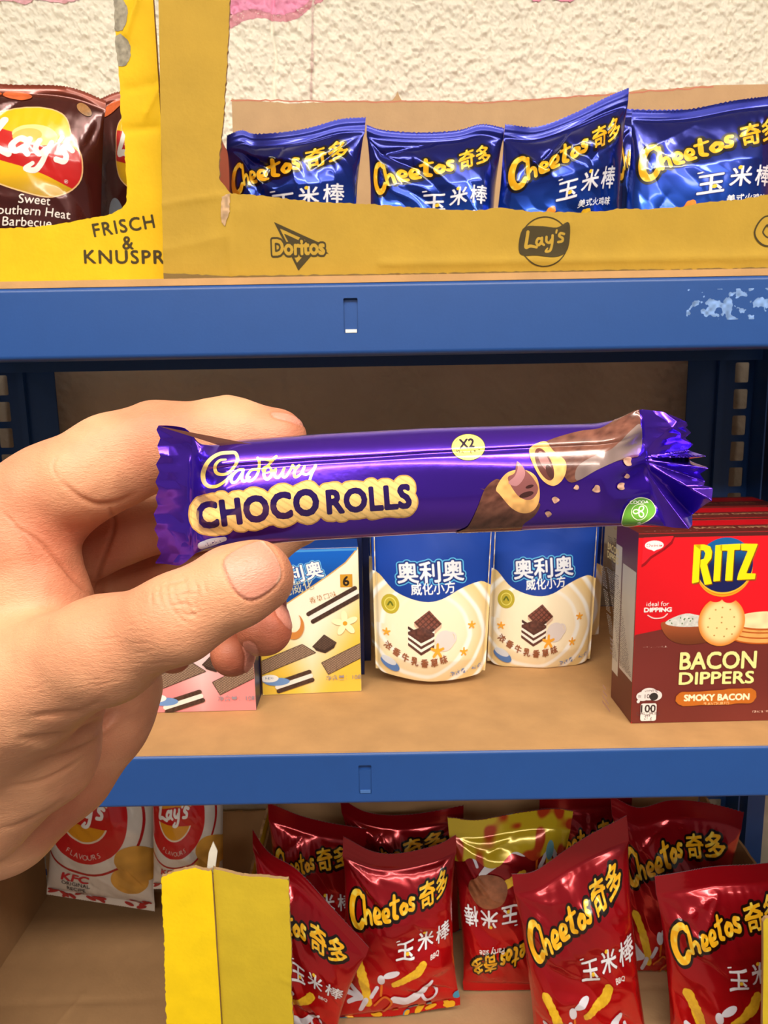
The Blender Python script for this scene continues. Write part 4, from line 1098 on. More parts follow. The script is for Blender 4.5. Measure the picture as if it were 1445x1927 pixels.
    cl = ell(*P(1216, 1303), 16*u, 12*u) | ell(*P(1205, 1307), 12*u, 9*u) | ell(*P(1228, 1306), 12*u, 10*u) | ell(*P(1197, 1317), 3*u, 3*u)
    A.add(cl, (232, 220, 215), lvl=28); A.add(textc('1 serving', *P(1217, 1297), .0042, 0), (90, 60, 60), lvl=29); A.add(textc('= 10', *P(1207, 1307), .0056, .01), (60, 40, 40), lvl=29); A.add(ell(*P(1225, 1308), 8*u, 7.5*u), (50, 46, 44), lvl=29)
    jar = rect(*P(1202, 1355), *P(1231, 1321), 4*u)
    A.add(jar, (236, 226, 220), lvl=28); A.add(textc('100', *P(1216, 1331), .0098, .03), (50, 40, 40), lvl=29); A.add(textc('CALORIES', *P(1216, 1340), .0046, 0), (90, 70, 70), lvl=29); A.add(textc('PER', *P(1216, 1345), .003, 0), (90, 70, 70), lvl=29); A.add(textc('21 g', *P(1216, 1350), .0042, 0), (90, 70, 70), lvl=29)
    return A
def ritz_side(D, H):
    A = Art(.0005)
    A.add(rect(0, 0, D, H), (96, 34, 32), pitch=.003)
    A.add(rect(D*.0, H*.16, D*.30, H*.88), (205, 200, 188)); A.add(rect(D*.36, H*.22, D*.97, H*.80), (205, 200, 190))
    rg = random.Random(9)
    for k in range(44):
        y = H*(.24+.0125*k)
        if k % 11 == 10: A.add(rect(D*.36, y, D*.97, y+.0006), (60, 50, 50)); continue
        x = D*.39
        while x < D*.92:
            x2 = min(D*.94, x+rg.uniform(.002, .007)); A.add(rect(x, y, x2, y+.0008), (120, 112, 108)); x = x2+.0012
        x = D*.03
        while x < D*.26:
            x2 = min(D*.27, x+rg.uniform(.002, .005)); A.add(rect(x, y, x2, y+.0008), (126, 118, 112)); x = x2+.0012
    A.add(textc('BACON', D*.66, H*.90, .0085, .03), (214, 196, 120)); A.add(textc('DIPPERS', D*.66, H*.855, .0085, .03), (214, 196, 120))
    for k in range(4): A.add(rect(D*.4, H*(.03+.03*k), D*(.8-.08*k), H*(.042+.03*k)), (190, 150, 140))
    return A
def ritz_top(W, D):
    A = Art(.0008)
    A.add(rect(W*.0, D*.48, W, D*.9), (214, 14, 28), pitch=.003); A.add(textc('BACON DIPPERS', W*.62, D*.30, .010, .02), (200, 150, 110)); A.add(textc('KEEP IN A COOL DRY PLACE', W*.2, D*.12, .0035, 0), (200, 160, 150))
    return A
ra = onz(1187, 1360, ZM)
HR = at(1186, 1005, ra[1])[2]-ZM
G = 'red cracker boxes'
boxthing('cracker_box', (1187, 1361), (1500, 1354), 0, HR, .055, (RED, BRN, BRN), ritz_art, 'red and brown cracker box at the front right of the middle shelf', 'cracker box', G, lart=ritz_side, tart=ritz_top)
p2 = proj(ra+[0.028, .062, 0]); q2_ = proj(ra+[.028+.137, .064, 0])
boxthing('cracker_box', (float(p2[0]), float(p2[1])), (float(q2_[0]), float(q2_[1])), 0, HR, .055, (RED, BRN, BRN), ritz_art, 'cracker box directly behind the front red one', 'cracker box', G, lart=ritz_side, tart=ritz_top)
p2 = proj(ra+[0.044, .122, 0]); q2_ = proj(ra+[.044+.137, .124, 0])
boxthing('cracker_box', (float(p2[0]), float(p2[1])), (float(q2_[0]), float(q2_[1])), 0, HR, .055, (RED, BRN, BRN), ritz_art, 'cracker box rearmost in the row, its red top edge beside the post', 'cracker box', G, lart=ritz_side, tart=ritz_top)
# ------------------------------------------------------------------ lower shelf: two cartons
LZ = ZL+.001
XA = onz(0, 1817, LZ)[0]
def carton_walls(t, x0, x1, y0, y1, h_side, h_back, cin, cout, rail, uprights, seed, hs2=None):
    """open fronted carton: base, sides, back, front rail with uprights; uprights = list of (xa, xb, height, top outline)"""
    m = Mesh(); bs = wavy([x0+.001, y0+.001, LZ+.0015], [x1-.001, y0+.001, LZ+.0015], [x0+.001, y1-.001, LZ+.0015], .0012, seed, 70, (0, 0, 1), 14,
        folds=[(.0, .10, x1-x0, .115, .0020, .003), (.0, .155, x1-x0, .165, -.0018, .003), (.07, .02, .12, .17, .0016, .002), (.0, .045, x1-x0, .05, .0007, .003)])
    m.grid(bs, cin); m.grid(Surf(bs.P*[1, 1, 0]+[0, 0, LZ-.0005], bs.W, bs.H, (0, 0, -1)), cin); m.build('base_panel', M_CARD, t)
    D = y1-y0
    for k, (xx, nx, hh) in enumerate(((x0+.0035, 1, h_side), (x1-.0035, -1, hs2 or h_side))):
        s_ = wavy([xx, y0+.004, LZ], [xx, y1, LZ], [xx, y0+.004, LZ+.25], .0008, seed+k+1, 30, (nx, 0, 0), 14)
        pts = [(.001, .001)]+jag([(.001, hh), (D*.3, hh*.97), (D-.006, hh)], .001, .006, seed+k)+[(D-.006, .001)]
        pts = [(max(.001, a), b) for a, b in pts]
        panel(pts, s_, .003, cin, cout, None, 'side_panel', t, .003)
    s_ = wavy([x0, y1, LZ], [x1, y1, LZ], [x0, y1, LZ+.30], .0008, seed+5, 40, (0, -1, 0), 14)
    panel([(.004, .001)]+jag([(.004, h_back), (x1-x0-.004, h_back)], .001, .006, seed+9)+[(x1-x0-.004, .001)], s_, .003, cin, cout, None, 'back_panel', t, .003)
# carton with white bags
y0a = .585; X1a = at(402, 1700, y0a)[0]
ta = thing('display_carton', (XA+.1, y0a+.15, LZ), 'open brown cardboard carton with bright yellow corner flap holding white crisp bags', 'carton')
carton_walls(ta, XA, X1a, y0a, .93, .13, .12, (162, 125, 86), (246, 208, 16), .02, None, 31, hs2=.155)
oa = np.array([XA, y0a, LZ]); Wa = X1a-XA
def al_(px, py): p = at(px, py, y0a); return (p[0]-XA, p[2]-LZ)
sfa = wavy(oa, oa+[Wa, 0, 0], oa+[0, 0, .30], .0008, 44, 100, k=30, folds=[(al_(376, 0)[0], .0, al_(376, 0)[0], .3, .0007, .003), (al_(310, 0)[0], al_(0, 1915)[1], al_(400, 0)[0], al_(0, 1893)[1], .0015, .002)])
tl_, tr_ = al_(303, 1648), al_(392, 1637)
up = jag([(al_(313, 0)[0], .022), al_(316, 1960), al_(312, 1900), al_(308, 1760), al_(303, 1650), al_(330, 1640), al_(366, 1632), al_(392, 1640)], .0007, .0022, 5)
outl = [(.0008, .0005), (.0008, .022)]+up+[(Wa, tr_[1]), (Wa, .0005)]
panel(outl, sfa, .0035, (248, 208, 12), (162, 125, 86), None, 'front_panel', ta, .0015, label='bright yellow printed front')
m = Mesh()
# raised white torn ply on the side wall's front edge
pw = [at(a, b, y0a+.012) for a, b in [(388, 1646), (404, 1641), (409, 1602), (401, 1584), (393, 1604)]]
pc = np.array(pw); nrm = np.array([0, -1.0, 0])
for q in range(1, 4):
    m.soup(np.array([pc[0], pc[q], pc[q+1]]), np.array([3]), np.tile(np.append(lin((222, 214, 196)), 0), (3, 1)), np.tile(nrm, (3, 1)))
    m.soup(np.array([pc[0], pc[q], pc[q+1]])+[0, .0012, 0], np.array([3]), np.tile(np.append(lin((200, 190, 170)), 0), (3, 1)), np.tile(-nrm, (3, 1)))
m.quadstrip(np.vstack([pc, pc[:1]]), np.vstack([pc, pc[:1]])+[0, .0012, 0], (210, 200, 180))
m.build('torn_ply', M_CARD, ta)

# carton with the red bags
y0b = .588; X0b = X1a+.0003; X1b = at(1640, 1700, y0b)[0]
X1b = min(X1b, .455)
tb = thing('display_carton', ((X0b+X1b)/2, y0b+.15, LZ), 'wide cardboard carton with dull yellow uprights holding red crisp bags', 'carton')
carton_walls(tb, X0b, X1b, y0b, .93, .14, .15, (186, 148, 108), (232, 196, 30), .02, None, 61)
obb = np.array([X0b, y0b, LZ]); Wb = X1b-X0b
def bl2(px, py): p = at(px, py, y0b); return (p[0]-X0b, p[2]-LZ)
sfb = wavy(obb, obb+[Wb, 0, 0], obb+[0, 0, .30], .0009, 74, 120, k=25, folds=[(bl2(490, 0)[0], bl2(0, 1655)[1], bl2(545, 0)[0], bl2(0, 1700)[1], .0014, .002), (bl2(440, 0)[0], bl2(0, 1850)[1], bl2(545, 0)[0], bl2(0, 1890)[1], .0012, .002)])
pts = [(.0002, .0005), (.0002, bl2(0, 1640)[1])]+jag([(.0002, bl2(0, 1642)[1]), bl2(455, 1648), bl2(500, 1651), bl2(543, 1655), bl2(545, 1720), bl2(549, 1800), bl2(548, 1860), bl2(552, 1930), bl2(553, 1990)], .0005, .0022, 6)+[(bl2(553, 0)[0]+.002, .022)]
pts = [(max(.0002, a), b) for a, b in pts]
xr2 = bl2(1437, 0)[0]
pts += [(bl2(1430, 2000)[0], .022), bl2(1434, 1980), bl2(1437, 1800), bl2(1436, 1735), bl2(1441, 1728), bl2(1600, 1715), (Wb-.0008, bl2(0, 1712)[1]), (Wb-.0008, .0005)]
pts = [(min(Wb-.0008, a), max(.0005, b)) for a, b in pts]
panel(pts, sfb, .0035, (206, 176, 40), (186, 148, 108), None, 'front_panel', tb, .0015, label='dull yellow printed front with tall corner uprights')

# white bags
def kfc_art():
    A = Art(.0006); A.W = .125; A.H = .170; u = .125/200
    def P(x, y): return (x-92)*u, (1690-y)*u*1.0
    c = P(168, 1520)
    A.add(ell(*c, .070, .066)-ell(*c, .067, .063), (176, 22, 30))
    A.add(ell(*c, .052, .050), (200, 30, 34))
    A.add(ell(c[0], c[1]+.004, .031, .031), (222, 150, 30)); A.add(ell(c[0], c[1]+.004, .031, .031)-ell(c[0], c[1]+.004, .029, .029), (235, 215, 190))
    A.add(poly([(c[0]-.034, c[1]+.010), (c[0]+.034, c[1]+.016), (c[0]+.034, c[1]-.006), (c[0]-.034, c[1]-.004)], True, 5), (196, 26, 28))
    A.add(lays(c[0]-.030, c[1]-.001, .0165, .02, 1.0, .02), WHITE)
    A.add(arc_text('FLAVOURS', c[0], c[1], .0425, -2.1, -1.05, .0085, .0, True), (226, 190, 180))
    p = P(150, 1637); A.add(textc('KFC', p[0], p[1], .0145, .05, 0, .2, 1.3), (196, 30, 50))
    p = P(150, 1651); A.add(textc('ORIGINAL', p[0], p[1], .0074, .03), (90, 84, 84)); p = P(150, 1663); A.add(textc('RECIPE', p[0], p[1], .0074, .03), (90, 84, 84))
    for x, y, rx, ry in [(262, 1588, .022, .018), (252, 1628, .021, .016), (288, 1608, .016, .013)]:
        p = P(x, y); A.add(ell(*p, rx, ry, -.2), lambda x, y: lin((216, 160, 66))*(.75+.4*vnoise(x*120, y*120, 3)[:, None]))
    rg = random.Random(4)
    for k in range(16): A.add(ell(rg.uniform(.0, .125), rg.uniform(.002, .012), rg.uniform(.003, .008), .002, rg.uniform(-.6, .6)), (170, 30, 36))
    return A
A_KFC = kfc_art()
G = 'white crisp bags in the lower left carton'
bag('crisp_bag', [(88, 1682), (291, 1714), (296, 1428), (96, 1412)], .875, .024, 91, A_KFC, (232, 228, 222), 'white crisp bag with red ring, left of the two in the lower carton', G, met=.15, crumple=.7, seal=.05, pinch=.02)
bag('crisp_bag', [(288, 1672), (420, 1668), (424, 1428), (284, 1432)], .835, .024, 92, A_KFC, (232, 228, 222), 'white crisp bag with red ring, right of the two beside the yellow flap', G, met=.15, crumple=.9, seal=.05, pinch=.02)

# red bags
def party_art():
    A = corn_art(True)
    A.add(Shape(lambda X, Y: .034-Y+.004*np.sin(X*160), (0, 0, .13, .045)), lambda x, y: (lambda n: lin((214, 186, 40))*(1-n)+lin((190, 60, 30))*n)(sm(vnoise(x*90, y*90, 3), .5, .7)[:, None]), .2)
    A.add(ell(.03, .032, .006, .007), (120, 190, 215), .2); A.add(ell(.095, .060, .020, .017), lambda x, y: lin((150, 90, 60))*(.5+.9*fbm(x*200, y*200, 3, 3)[:, None]), .1)
    A.add(textc('Party size', .09, .118, .0085, .01), (236, 228, 225))
    return A
A_PARTY = party_art()
G = 'red corn puff bags in the lower carton'
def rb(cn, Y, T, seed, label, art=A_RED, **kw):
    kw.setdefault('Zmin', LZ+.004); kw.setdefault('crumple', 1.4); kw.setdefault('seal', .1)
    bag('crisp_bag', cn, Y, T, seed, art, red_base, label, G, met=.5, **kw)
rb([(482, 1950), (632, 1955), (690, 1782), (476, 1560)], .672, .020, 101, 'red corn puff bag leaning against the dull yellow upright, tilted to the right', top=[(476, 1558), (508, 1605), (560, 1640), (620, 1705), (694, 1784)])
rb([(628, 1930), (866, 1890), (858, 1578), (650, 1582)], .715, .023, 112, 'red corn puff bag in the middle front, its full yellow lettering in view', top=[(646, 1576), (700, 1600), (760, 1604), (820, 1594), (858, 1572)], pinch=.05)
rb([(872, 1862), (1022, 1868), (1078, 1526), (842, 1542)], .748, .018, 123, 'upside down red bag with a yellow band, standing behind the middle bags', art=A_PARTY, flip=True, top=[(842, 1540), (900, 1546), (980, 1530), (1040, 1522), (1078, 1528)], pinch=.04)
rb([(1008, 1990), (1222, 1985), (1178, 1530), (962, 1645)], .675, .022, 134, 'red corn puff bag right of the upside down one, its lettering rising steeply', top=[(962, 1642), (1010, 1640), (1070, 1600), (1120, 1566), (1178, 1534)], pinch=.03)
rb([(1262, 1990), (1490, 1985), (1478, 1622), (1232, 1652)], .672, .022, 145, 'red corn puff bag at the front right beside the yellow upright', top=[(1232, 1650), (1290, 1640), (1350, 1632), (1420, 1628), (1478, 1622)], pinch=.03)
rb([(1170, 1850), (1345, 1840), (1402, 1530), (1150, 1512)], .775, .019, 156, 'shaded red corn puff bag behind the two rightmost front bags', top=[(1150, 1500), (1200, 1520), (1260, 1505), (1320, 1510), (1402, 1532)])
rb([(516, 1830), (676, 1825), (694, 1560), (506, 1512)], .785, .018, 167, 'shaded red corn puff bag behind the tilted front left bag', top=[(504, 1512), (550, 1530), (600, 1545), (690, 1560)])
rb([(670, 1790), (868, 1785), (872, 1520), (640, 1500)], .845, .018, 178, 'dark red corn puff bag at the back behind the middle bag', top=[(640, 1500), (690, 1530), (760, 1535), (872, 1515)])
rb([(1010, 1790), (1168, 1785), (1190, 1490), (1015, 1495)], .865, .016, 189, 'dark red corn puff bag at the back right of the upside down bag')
# ------------------------------------------------------------------ the chocolate bar
YBAR = .190
def bar():
    nu, nv = 460, 150
    xs = np.linspace(0, 1, nu)
    X0, X1 = 292, 1332
    # outline rows: left cut edge ... right cut edge
    topx = [(292, 800), (318, 800), (352, 806), (372, 836), (400, 838), (450, 828), (600, 817), (800, 806), (1000, 800), (1120, 797), (1160, 790), (1205, 770), (1240, 772), (1277, 775), (1332, 800)]
    botx = [(292, 1064), (318, 1068), (342, 1067), (366, 1040), (400, 1034), (480, 1024), (600, 1014), (800, 1003), (1000, 995), (1120, 990), (1180, 988), (1236, 992), (1275, 990), (1312, 985), (1332, 975)]
    S, V = np.meshgrid(xs, np.linspace(0, 1, nv))
    T = (1-np.cos(V*math.pi))/2                     # height fraction
    px = X0+(X1-X0)*S
    def ip(l, q): l = np.array(l, float); return np.interp(q, l[:, 0], l[:, 1])
    # smooth the outline a little
    base = np.linspace(X0, X1, 400)
    ker = np.ones(9)/9
    tp = np.convolve(np.pad(ip(topx, base), 4, 'edge'), ker, 'valid'); bt = np.convolve(np.pad(ip(botx, base), 4, 'edge'), ker, 'valid')
    ty = np.interp(px, base, tp); by = np.interp(px, base, bt)
    PY = by+(ty-by)*T
    # the fan ends: pinch line is upright, cut edge bows out
    zl = 1-sm(px, 300, 372); zr = sm(px, 1205, 1325)
    tt = T
    cutl = 300+6*np.cos((tt-.5)*3)*-1+10*(tt > .96)-8*np.exp(-((tt-.02)/.06)**2)
    cutr = 1277+53*np.sin(np.clip((1-tt)*1.75, 0, math.pi/2+.3))-10*sm(1-tt, .8, 1)
    CL = np.array([(302.6,798.7),(298,808),(305,823.6),(300,837.6),(306.5,858),(298,872),(304,887),(297,904.5),(302.6,918.5),(295,935.6),(298.7,951),(290,967),(296,985.5),(290,996),(297,1013),(292.5,1029),(299.5,1044.6),(287.8,1061.7)])
    CR = np.array([(1277,775.6),(1288,793),(1278.5,802.6),(1294.7,813.4),(1285,824),(1302,836),(1293,846),(1310,854),(1301.5,869),(1317.6,876),(1307,889),(1321,904),(1313.6,910.6),(1332,915),(1321.7,933.5),(1313.6,982)])
    cutl = np.interp(PY, CL[:, 1], CL[:, 0]); cutr = np.interp(PY, CR[:, 1], CR[:, 0]); z = 0; z2 = 0
    PX = np.where(px < 372, (cutl-z)+(372-(cutl-z))*np.clip((px-292)/80, 0, 1), px)
    pin = np.interp(PY, [766, 855, 893, 924, 960, 990], [1203, 1211, 1216, 1222, 1236, 1248])
    wr_ = sm(px, 1120, 1205)
    PX = np.where(px > 1120, 1120+(pin-1120)*np.clip((px-1120)/85, 0, 1), PX)
    PX = np.where(px > 1205, pin+((cutr+z2)-pin)*np.clip((px-1205)/(X1-1205), 0, 1), PX)
    c = 2*T-1
    prof = np.sqrt(np.clip(1-c*c, 0, 1))
    R = .0108
    body = sm(px, 360, 450)*(1-sm(px, 1100, 1215))
    D = R*body**.7
    # folds near the ends
    yy = T*.025; xx = (px-372)*.000136
    fl_ = np.exp(-((px-372)/38)**2)+np.exp(-((px-1212)/40)**2)
    fan = (np.clip((372-px)/60, 0, 1)+np.clip((px-1212)/70, 0, 1))
    ang = np.where(px > 700, T*1.0+.10*(px-1212)/100, T)
    w1 = np.abs(((ang*4.3+.2) % 1)*2-1)-.5; w2 = np.abs(((ang*9.1+.6) % 1)*2-1)-.5
    fL = np.clip((372-px)/60, 0, 1); fR = np.clip((px-1205)/110, 0, 1)
    AN = np.degrees(np.arctan2(PY-862, np.maximum(PX-1198, 1)))
    HH = np.interp(AN, [-90, -70, -48, -25, -7, -4, 2, 7, 19, 31, 44, 56, 72, 90], [0, .001, .0042, .0012, .0002, .0052, -.0022, .0042, .0012, .0046, -.0042, .0038, -.002, 0])
    wr = fR*HH*1.25+fL*(.0065*(facet(xx/.017+.3, yy/.011, 4)-.5)+.007*(T-.55))+.0012*(facet(xx/.006, yy/.005, 5)-.5)*fan
    wr += .0009*np.exp(-np.abs(px-357)/3.0)*sm(T, .08, .2)*(1-sm(T, .75, .85))
    lat = (sm(px, 372, 385)*(1-sm(px, 385, 470))+sm(px, 1110, 1195)*(1-sm(px, 1200, 1212)))
    wr += lat*(.0022*(facet(xx/.012, yy/.008, 9)-.5)+.0010*np.sin(T*24))
    wr += .00035*(vnoise(xx/.02, yy/.006, 3)-.5)+.0002*np.sin(T*14+xx*60)
    # long soft crease along the upper third
    wr += -.0006*np.exp(-((T-.80+.02*np.sin(S*5))/.018)**2)*body
    front = at(PX, PY, YBAR)+0
    n = np.array([0, -1.0, 0])
    fr = front+n*(D*prof+.00025+wr*1.0)[..., None]
    bk = front-n*(D*prof*.9+.00025-wr*fan)[..., None]
    W = 1.0; H = 1.0
    return Surf(fr, W, H, n), Surf(bk, W, H, -n)
bf, bb = bar()
def bar_art():
    A = Art(1.4)                                       # picture pixels as unit; y up = -py
    A.gold = []
    def P(l): return [(q[0], -q[1])+tuple(q[2:]) for q in l]
    full = rect(292, -1070, 1332, -765)
    gold = lambda x, y: lin((246, 214, 110))+(lin((255, 248, 190))-lin((246, 214, 110)))*sm(vnoise(x*.02, y*.05, 3), .3, .7)[:, None]
    cad = stroke([P([(425, 865, 1.8), (413, 867, 2.4), (405, 877, 3), (407, 889, 3.2), (417, 893, 2.8), (430, 890, 2.8), (441, 878, 3), (447, 865, 3.2), (443, 853, 3.2), (431, 852, 3.4), (411, 855, 3.4), (393, 868, 3.8), (383, 888, 4.4), (384, 906, 4.2), (393, 915, 3.6), (408, 915, 3), (423, 906, 2.6), (437, 893, 2.4), (450, 884, 2.2)]),
                  P([(458, 884, 2.6), (448, 885, 2.4), (437, 896, 2.8), (436, 907, 3), (445, 906, 2.4), (456, 890, 2.4)]), P([(458, 885, 2.6), (455, 900, 2.8), (460, 906, 2.6), (470, 898, 2)]),
                  P([(485, 883, 2.4), (473, 885, 2.4), (465, 896, 2.8), (468, 905, 2.8), (478, 901, 2.4), (486, 888, 2.6), (488, 870, 2.8), (485, 862, 2.4)]), P([(485, 864, 2.2), (499, 865, 2), (509, 866, 2), (520, 859, 2.4)]),
                  P([(519, 860, 2.4), (508, 872, 2.4), (498, 885, 2.4), (497, 896, 2.8), (503, 902, 2.8), (511, 893, 2.6), (509, 881, 2.2), (501, 878, 2), (494, 884, 2), (500, 890, 1.6), (516, 885, 2)]),
                  P([(519, 883, 2.4), (517, 895, 2.8), (523, 899, 2.6), (530, 891, 2.4), (535, 881, 2.4)]), P([(533, 884, 2.4), (532, 896, 2.6), (538, 897, 2.4), (546, 885, 2.2), (551, 876, 2.8)]),
                  P([(551, 876, 2.8), (554, 881, 2.2)]), P([(563, 876, 2.6), (555, 885, 2.6), (554, 896, 2.8), (559, 897, 2.6), (568, 890, 2.2)]),
                  P([(573, 878, 2.6), (569, 889, 2.8), (577, 893, 2.4), (588, 885, 2.4), (594, 876, 2.8)]), P([(594, 876, 2.6), (585, 896, 2.6), (581, 914, 2.8)])], 2.2)
    A.add(cad, gold, .35)
    # wafer lettering
    t = textc('CHOCO', 0, 0, 66, .055, 0, 0, .90, 1.06, 60).place(485, -957, 1, .125)
    t2 = textc('ROLLS', 0, 0, 60, .055, 0, 0, .90, 1.06, 60).place(694, -939, 1, .075)
    tx = t | t2
    tk = tx.grow(13)
    wav = Shape(lambda X, Y: tk.fn(X, Y)+1.6*np.sin(X*.11), tk.box)
    band = poly([(392, -998), (500, -988), (600, -972), (770, -955), (770, -925), (600, -935), (500, -948), (396, -962)])
    wav = wav | band
    A.add(wav.grow(2.5), (200, 150, 80), .0)
    A.add(wav, lambda x, y: lin((238, 196, 120))*(.86+.26*(((x+y*1.6)*.045 % 1) > .25)[:, None]*(.7+.3*vnoise(x*.3, y*.3, 2)[:, None])), .0)
    A.add(tx, (44, 22, 92), .3)
    # round badge
    A.add(ell(881, -842, 32, 25), (96, 84, 30), .2); A.add(ell(881, -842, 31, 24), (244, 232, 128), .2); A.add(ell(881, -842, 28, 21.5)-ell(881, -842, 27, 20.7), (150, 130, 60), .2)
    A.add(textc('X2', 878, -835, 24, .04, .08), (44, 28, 50)); A.add(arc_text('WAFERS', 878, -806, 46, -2.0, -.95, 9.5, .0, True), (90, 70, 40))
    # two filled rolls
    def choc(x, y):
        n = fbm(x*.05+y*.03, y*.10-x*.05, 5, 3)[:, None]; return lin((70, 36, 30))*(1-n)+lin((150, 96, 78))*n
    roll2 = poly(P([(1008, 842), (1040, 826), (1090, 812), (1130, 806), (1165, 785), (1190, 768), (1203, 768), (1203, 850), (1190, 862), (1160, 868), (1120, 884), (1075, 908), (1050, 880), (1012, 850)]), True, 5)
    A.add(roll2, choc, .1)
    greyp = poly(P([(1085, 880), (1110, 862), (1150, 845), (1185, 812), (1205, 800), (1205, 850), (1185, 858), (1150, 872), (1120, 886), (1085, 904)]), True, 4)
    A.add(greyp, lambda x, y: lin((140, 118, 112))*(.8+.4*vnoise(x*.06, y*.06, 3)[:, None]), .2)
    waf = lambda x, y: lin((236, 176, 104))*(.72+.5*vnoise(x*.12, y*.12, 4)[:, None])
    A.add(poly(P([(997, 843), (1012, 834), (1028, 832), (1040, 848), (1062, 866), (1065, 885), (1056, 905), (1040, 914), (1022, 905), (1008, 885), (997, 860)]), True, 5), waf)
    A.add(ell(1024, -874, 14, 32, .42), (104, 58, 52)); A.add(ell(1024, -868, 8, 20, .5), (168, 116, 112)); A.add(ell(1034, -888, 6, 14, .4), (78, 44, 40))
    A.add(poly(P([(858, 1002), (880, 990), (898, 955), (912, 920), (930, 903), (945, 905), (1005, 940), (1016, 950), (1005, 970), (985, 985), (975, 1000), (930, 1003)]), True, 5), choc, .1)
    A.add(poly(P([(933, 920), (945, 898), (962, 886), (990, 885), (1010, 900), (1015, 935), (1005, 958), (985, 965), (962, 955), (940, 930)]), True, 5), waf)
    A.add(poly(P([(955, 900), (968, 890), (972, 870), (982, 880), (1000, 896), (1012, 918), (1004, 936), (990, 940), (972, 930)]), True, 5), (140, 84, 82))
    A.add(poly(P([(956, 908), (968, 896), (974, 880), (972, 868), (986, 882), (986, 898), (972, 914)]), True, 5), (186, 128, 130))
    for a, b, r1, r2 in [(990, 930, 14, 5), (996, 915, 8, 3)]: A.add(ell(a, -b, r1, r2, .3), (66, 34, 34))
    for a, b, r in [(1180, 869, 10), (1178, 895, 6), (1122, 919, 9), (1167, 915, 9), (1084, 916, 6), (1044, 940, 8), (1031, 966, 7)]:
        A.add(poly([(a+r*math.cos(k)*(.8+.3*math.sin(k*3+a)), -b+r*.8*math.sin(k)) for k in np.arange(0, 6.28, .9)], True, 3), lambda x, y, a=a: lin((215, 165, 140))*(.35+.9*vnoise(x*.2, y*.2, int(a))[:, None]))
    # green seed mark
    g = poly(P([(1170, 975), (1176, 955), (1190, 940), (1205, 936), (1222, 942), (1231, 958), (1228, 970), (1212, 980), (1190, 987), (1172, 986)]), True, 5)
    A.add(g.grow(1.5), (226, 232, 190)); A.add(g, (104, 166, 54)); A.add(ell(1201, -963, 16, 15)-ell(1201, -963, 14.6, 13.6), (226, 236, 200))
    A.add(stroke([P([(1201+12*math.cos(a)*abs(math.sin(1.5*a)), 963+11*math.sin(a)*abs(math.sin(1.5*a))) for a in np.linspace(0, 6.28, 25)])], 1.2), (226, 236, 200))
    A.add(textc('COCOA', 1200, -944, 9.5, .04, 0), (240, 244, 225)); A.add(textc('LIFE', 1200, -982, 5, .02, .2), (220, 234, 200))
    # small bilingual print at the lower left
    s_ = stroke([P([(380, 1026, 5), (400, 1019, 6), (424, 1012, 4)])], 5); A.add(s_, (196, 190, 200), .3); A.add(textc('x2 wafers', 402, -1020, 8, 0, .3), (60, 40, 100))
    return A
BA = bar_art()
def to_uv(V):
    # picture coordinates to the face's own (along, around): search along each row
    P = bf.P; nv, nu = P.shape[:2]
    px, py = proj(P.reshape(-1, 3)); px = px.reshape(nv, nu); py = py.reshape(nv, nu)
    # the silhouette mapping is monotone in x for a row and in y for a column
    u = np.interp(V[:, 0], px[nv//2], np.linspace(0, 1, nu)); v = np.full(len(u), .5)
    for it in range(12):
        i = u*(nu-1); j = v*(nv-1); i0 = np.clip(i.astype(int), 1, nu-3); j0 = np.clip(j.astype(int), 1, nv-3); a = i-i0; b = j-j0
        def s(A): return (A[j0, i0]*(1-a)+A[j0, i0+1]*a)*(1-b)+(A[j0+1, i0]*(1-a)+A[j0+1, i0+1]*a)*b
        X = s(pxs); Y = s(pys); gx = s(dxu); gxv = s(dxv); gy = s(dyv); gyu = s(dyu)
        ex = V[:, 0]-X; ey = -V[:, 1]-Y; det = gx*gy-gxv*gyu; det = np.where(np.abs(det) < 1e-3, 1e9, det)
        u = np.clip(u+.9*(ex*gy-ey*gxv)/det, 0, 1); v = np.clip(v+.9*(ey*gx-ex*gyu)/det, .01, .99)
    return np.stack([u, v], 1)
_nv, _nu = bf.P.shape[:2]
pxs, pys = proj(bf.P.reshape(-1, 3)); pxs = pxs.reshape(_nv, _nu); pys = pys.reshape(_nv, _nu)
def _sm2(A):
    for _ in range(6): A = (A+np.roll(A, 1, 0)+np.roll(A, -1, 0)+np.roll(A, 1, 1)+np.roll(A, -1, 1))/5 if False else A
    return A
dxv, dxu = np.gradient(pxs); dyv, dyu = np.gradient(pys)
dxu *= (_nu-1); dyu *= (_nu-1); dxv *= (_nv-1); dyv *= (_nv-1)
A2 = Art(1)
for V, S, C, l, I in BA.L:
    # cut away what falls beyond the film's edge
    A2.L.append((to_uv(V), S, C, l, I))
tbar = thing('chocolate_bar', at(760, 915, YBAR), 'purple foil wrapped chocolate wafer bar held up between thumb and index finger', 'chocolate bar')
m = Mesh()
PUR = (98, 52, 214)
m.grid(bf, PUR, .88); m.grid(bb, PUR, .88)
m.art(bf, A2, 1.2e-5, base=5e-5)
m.build('wrapper', M_FOILBAR, tbar)
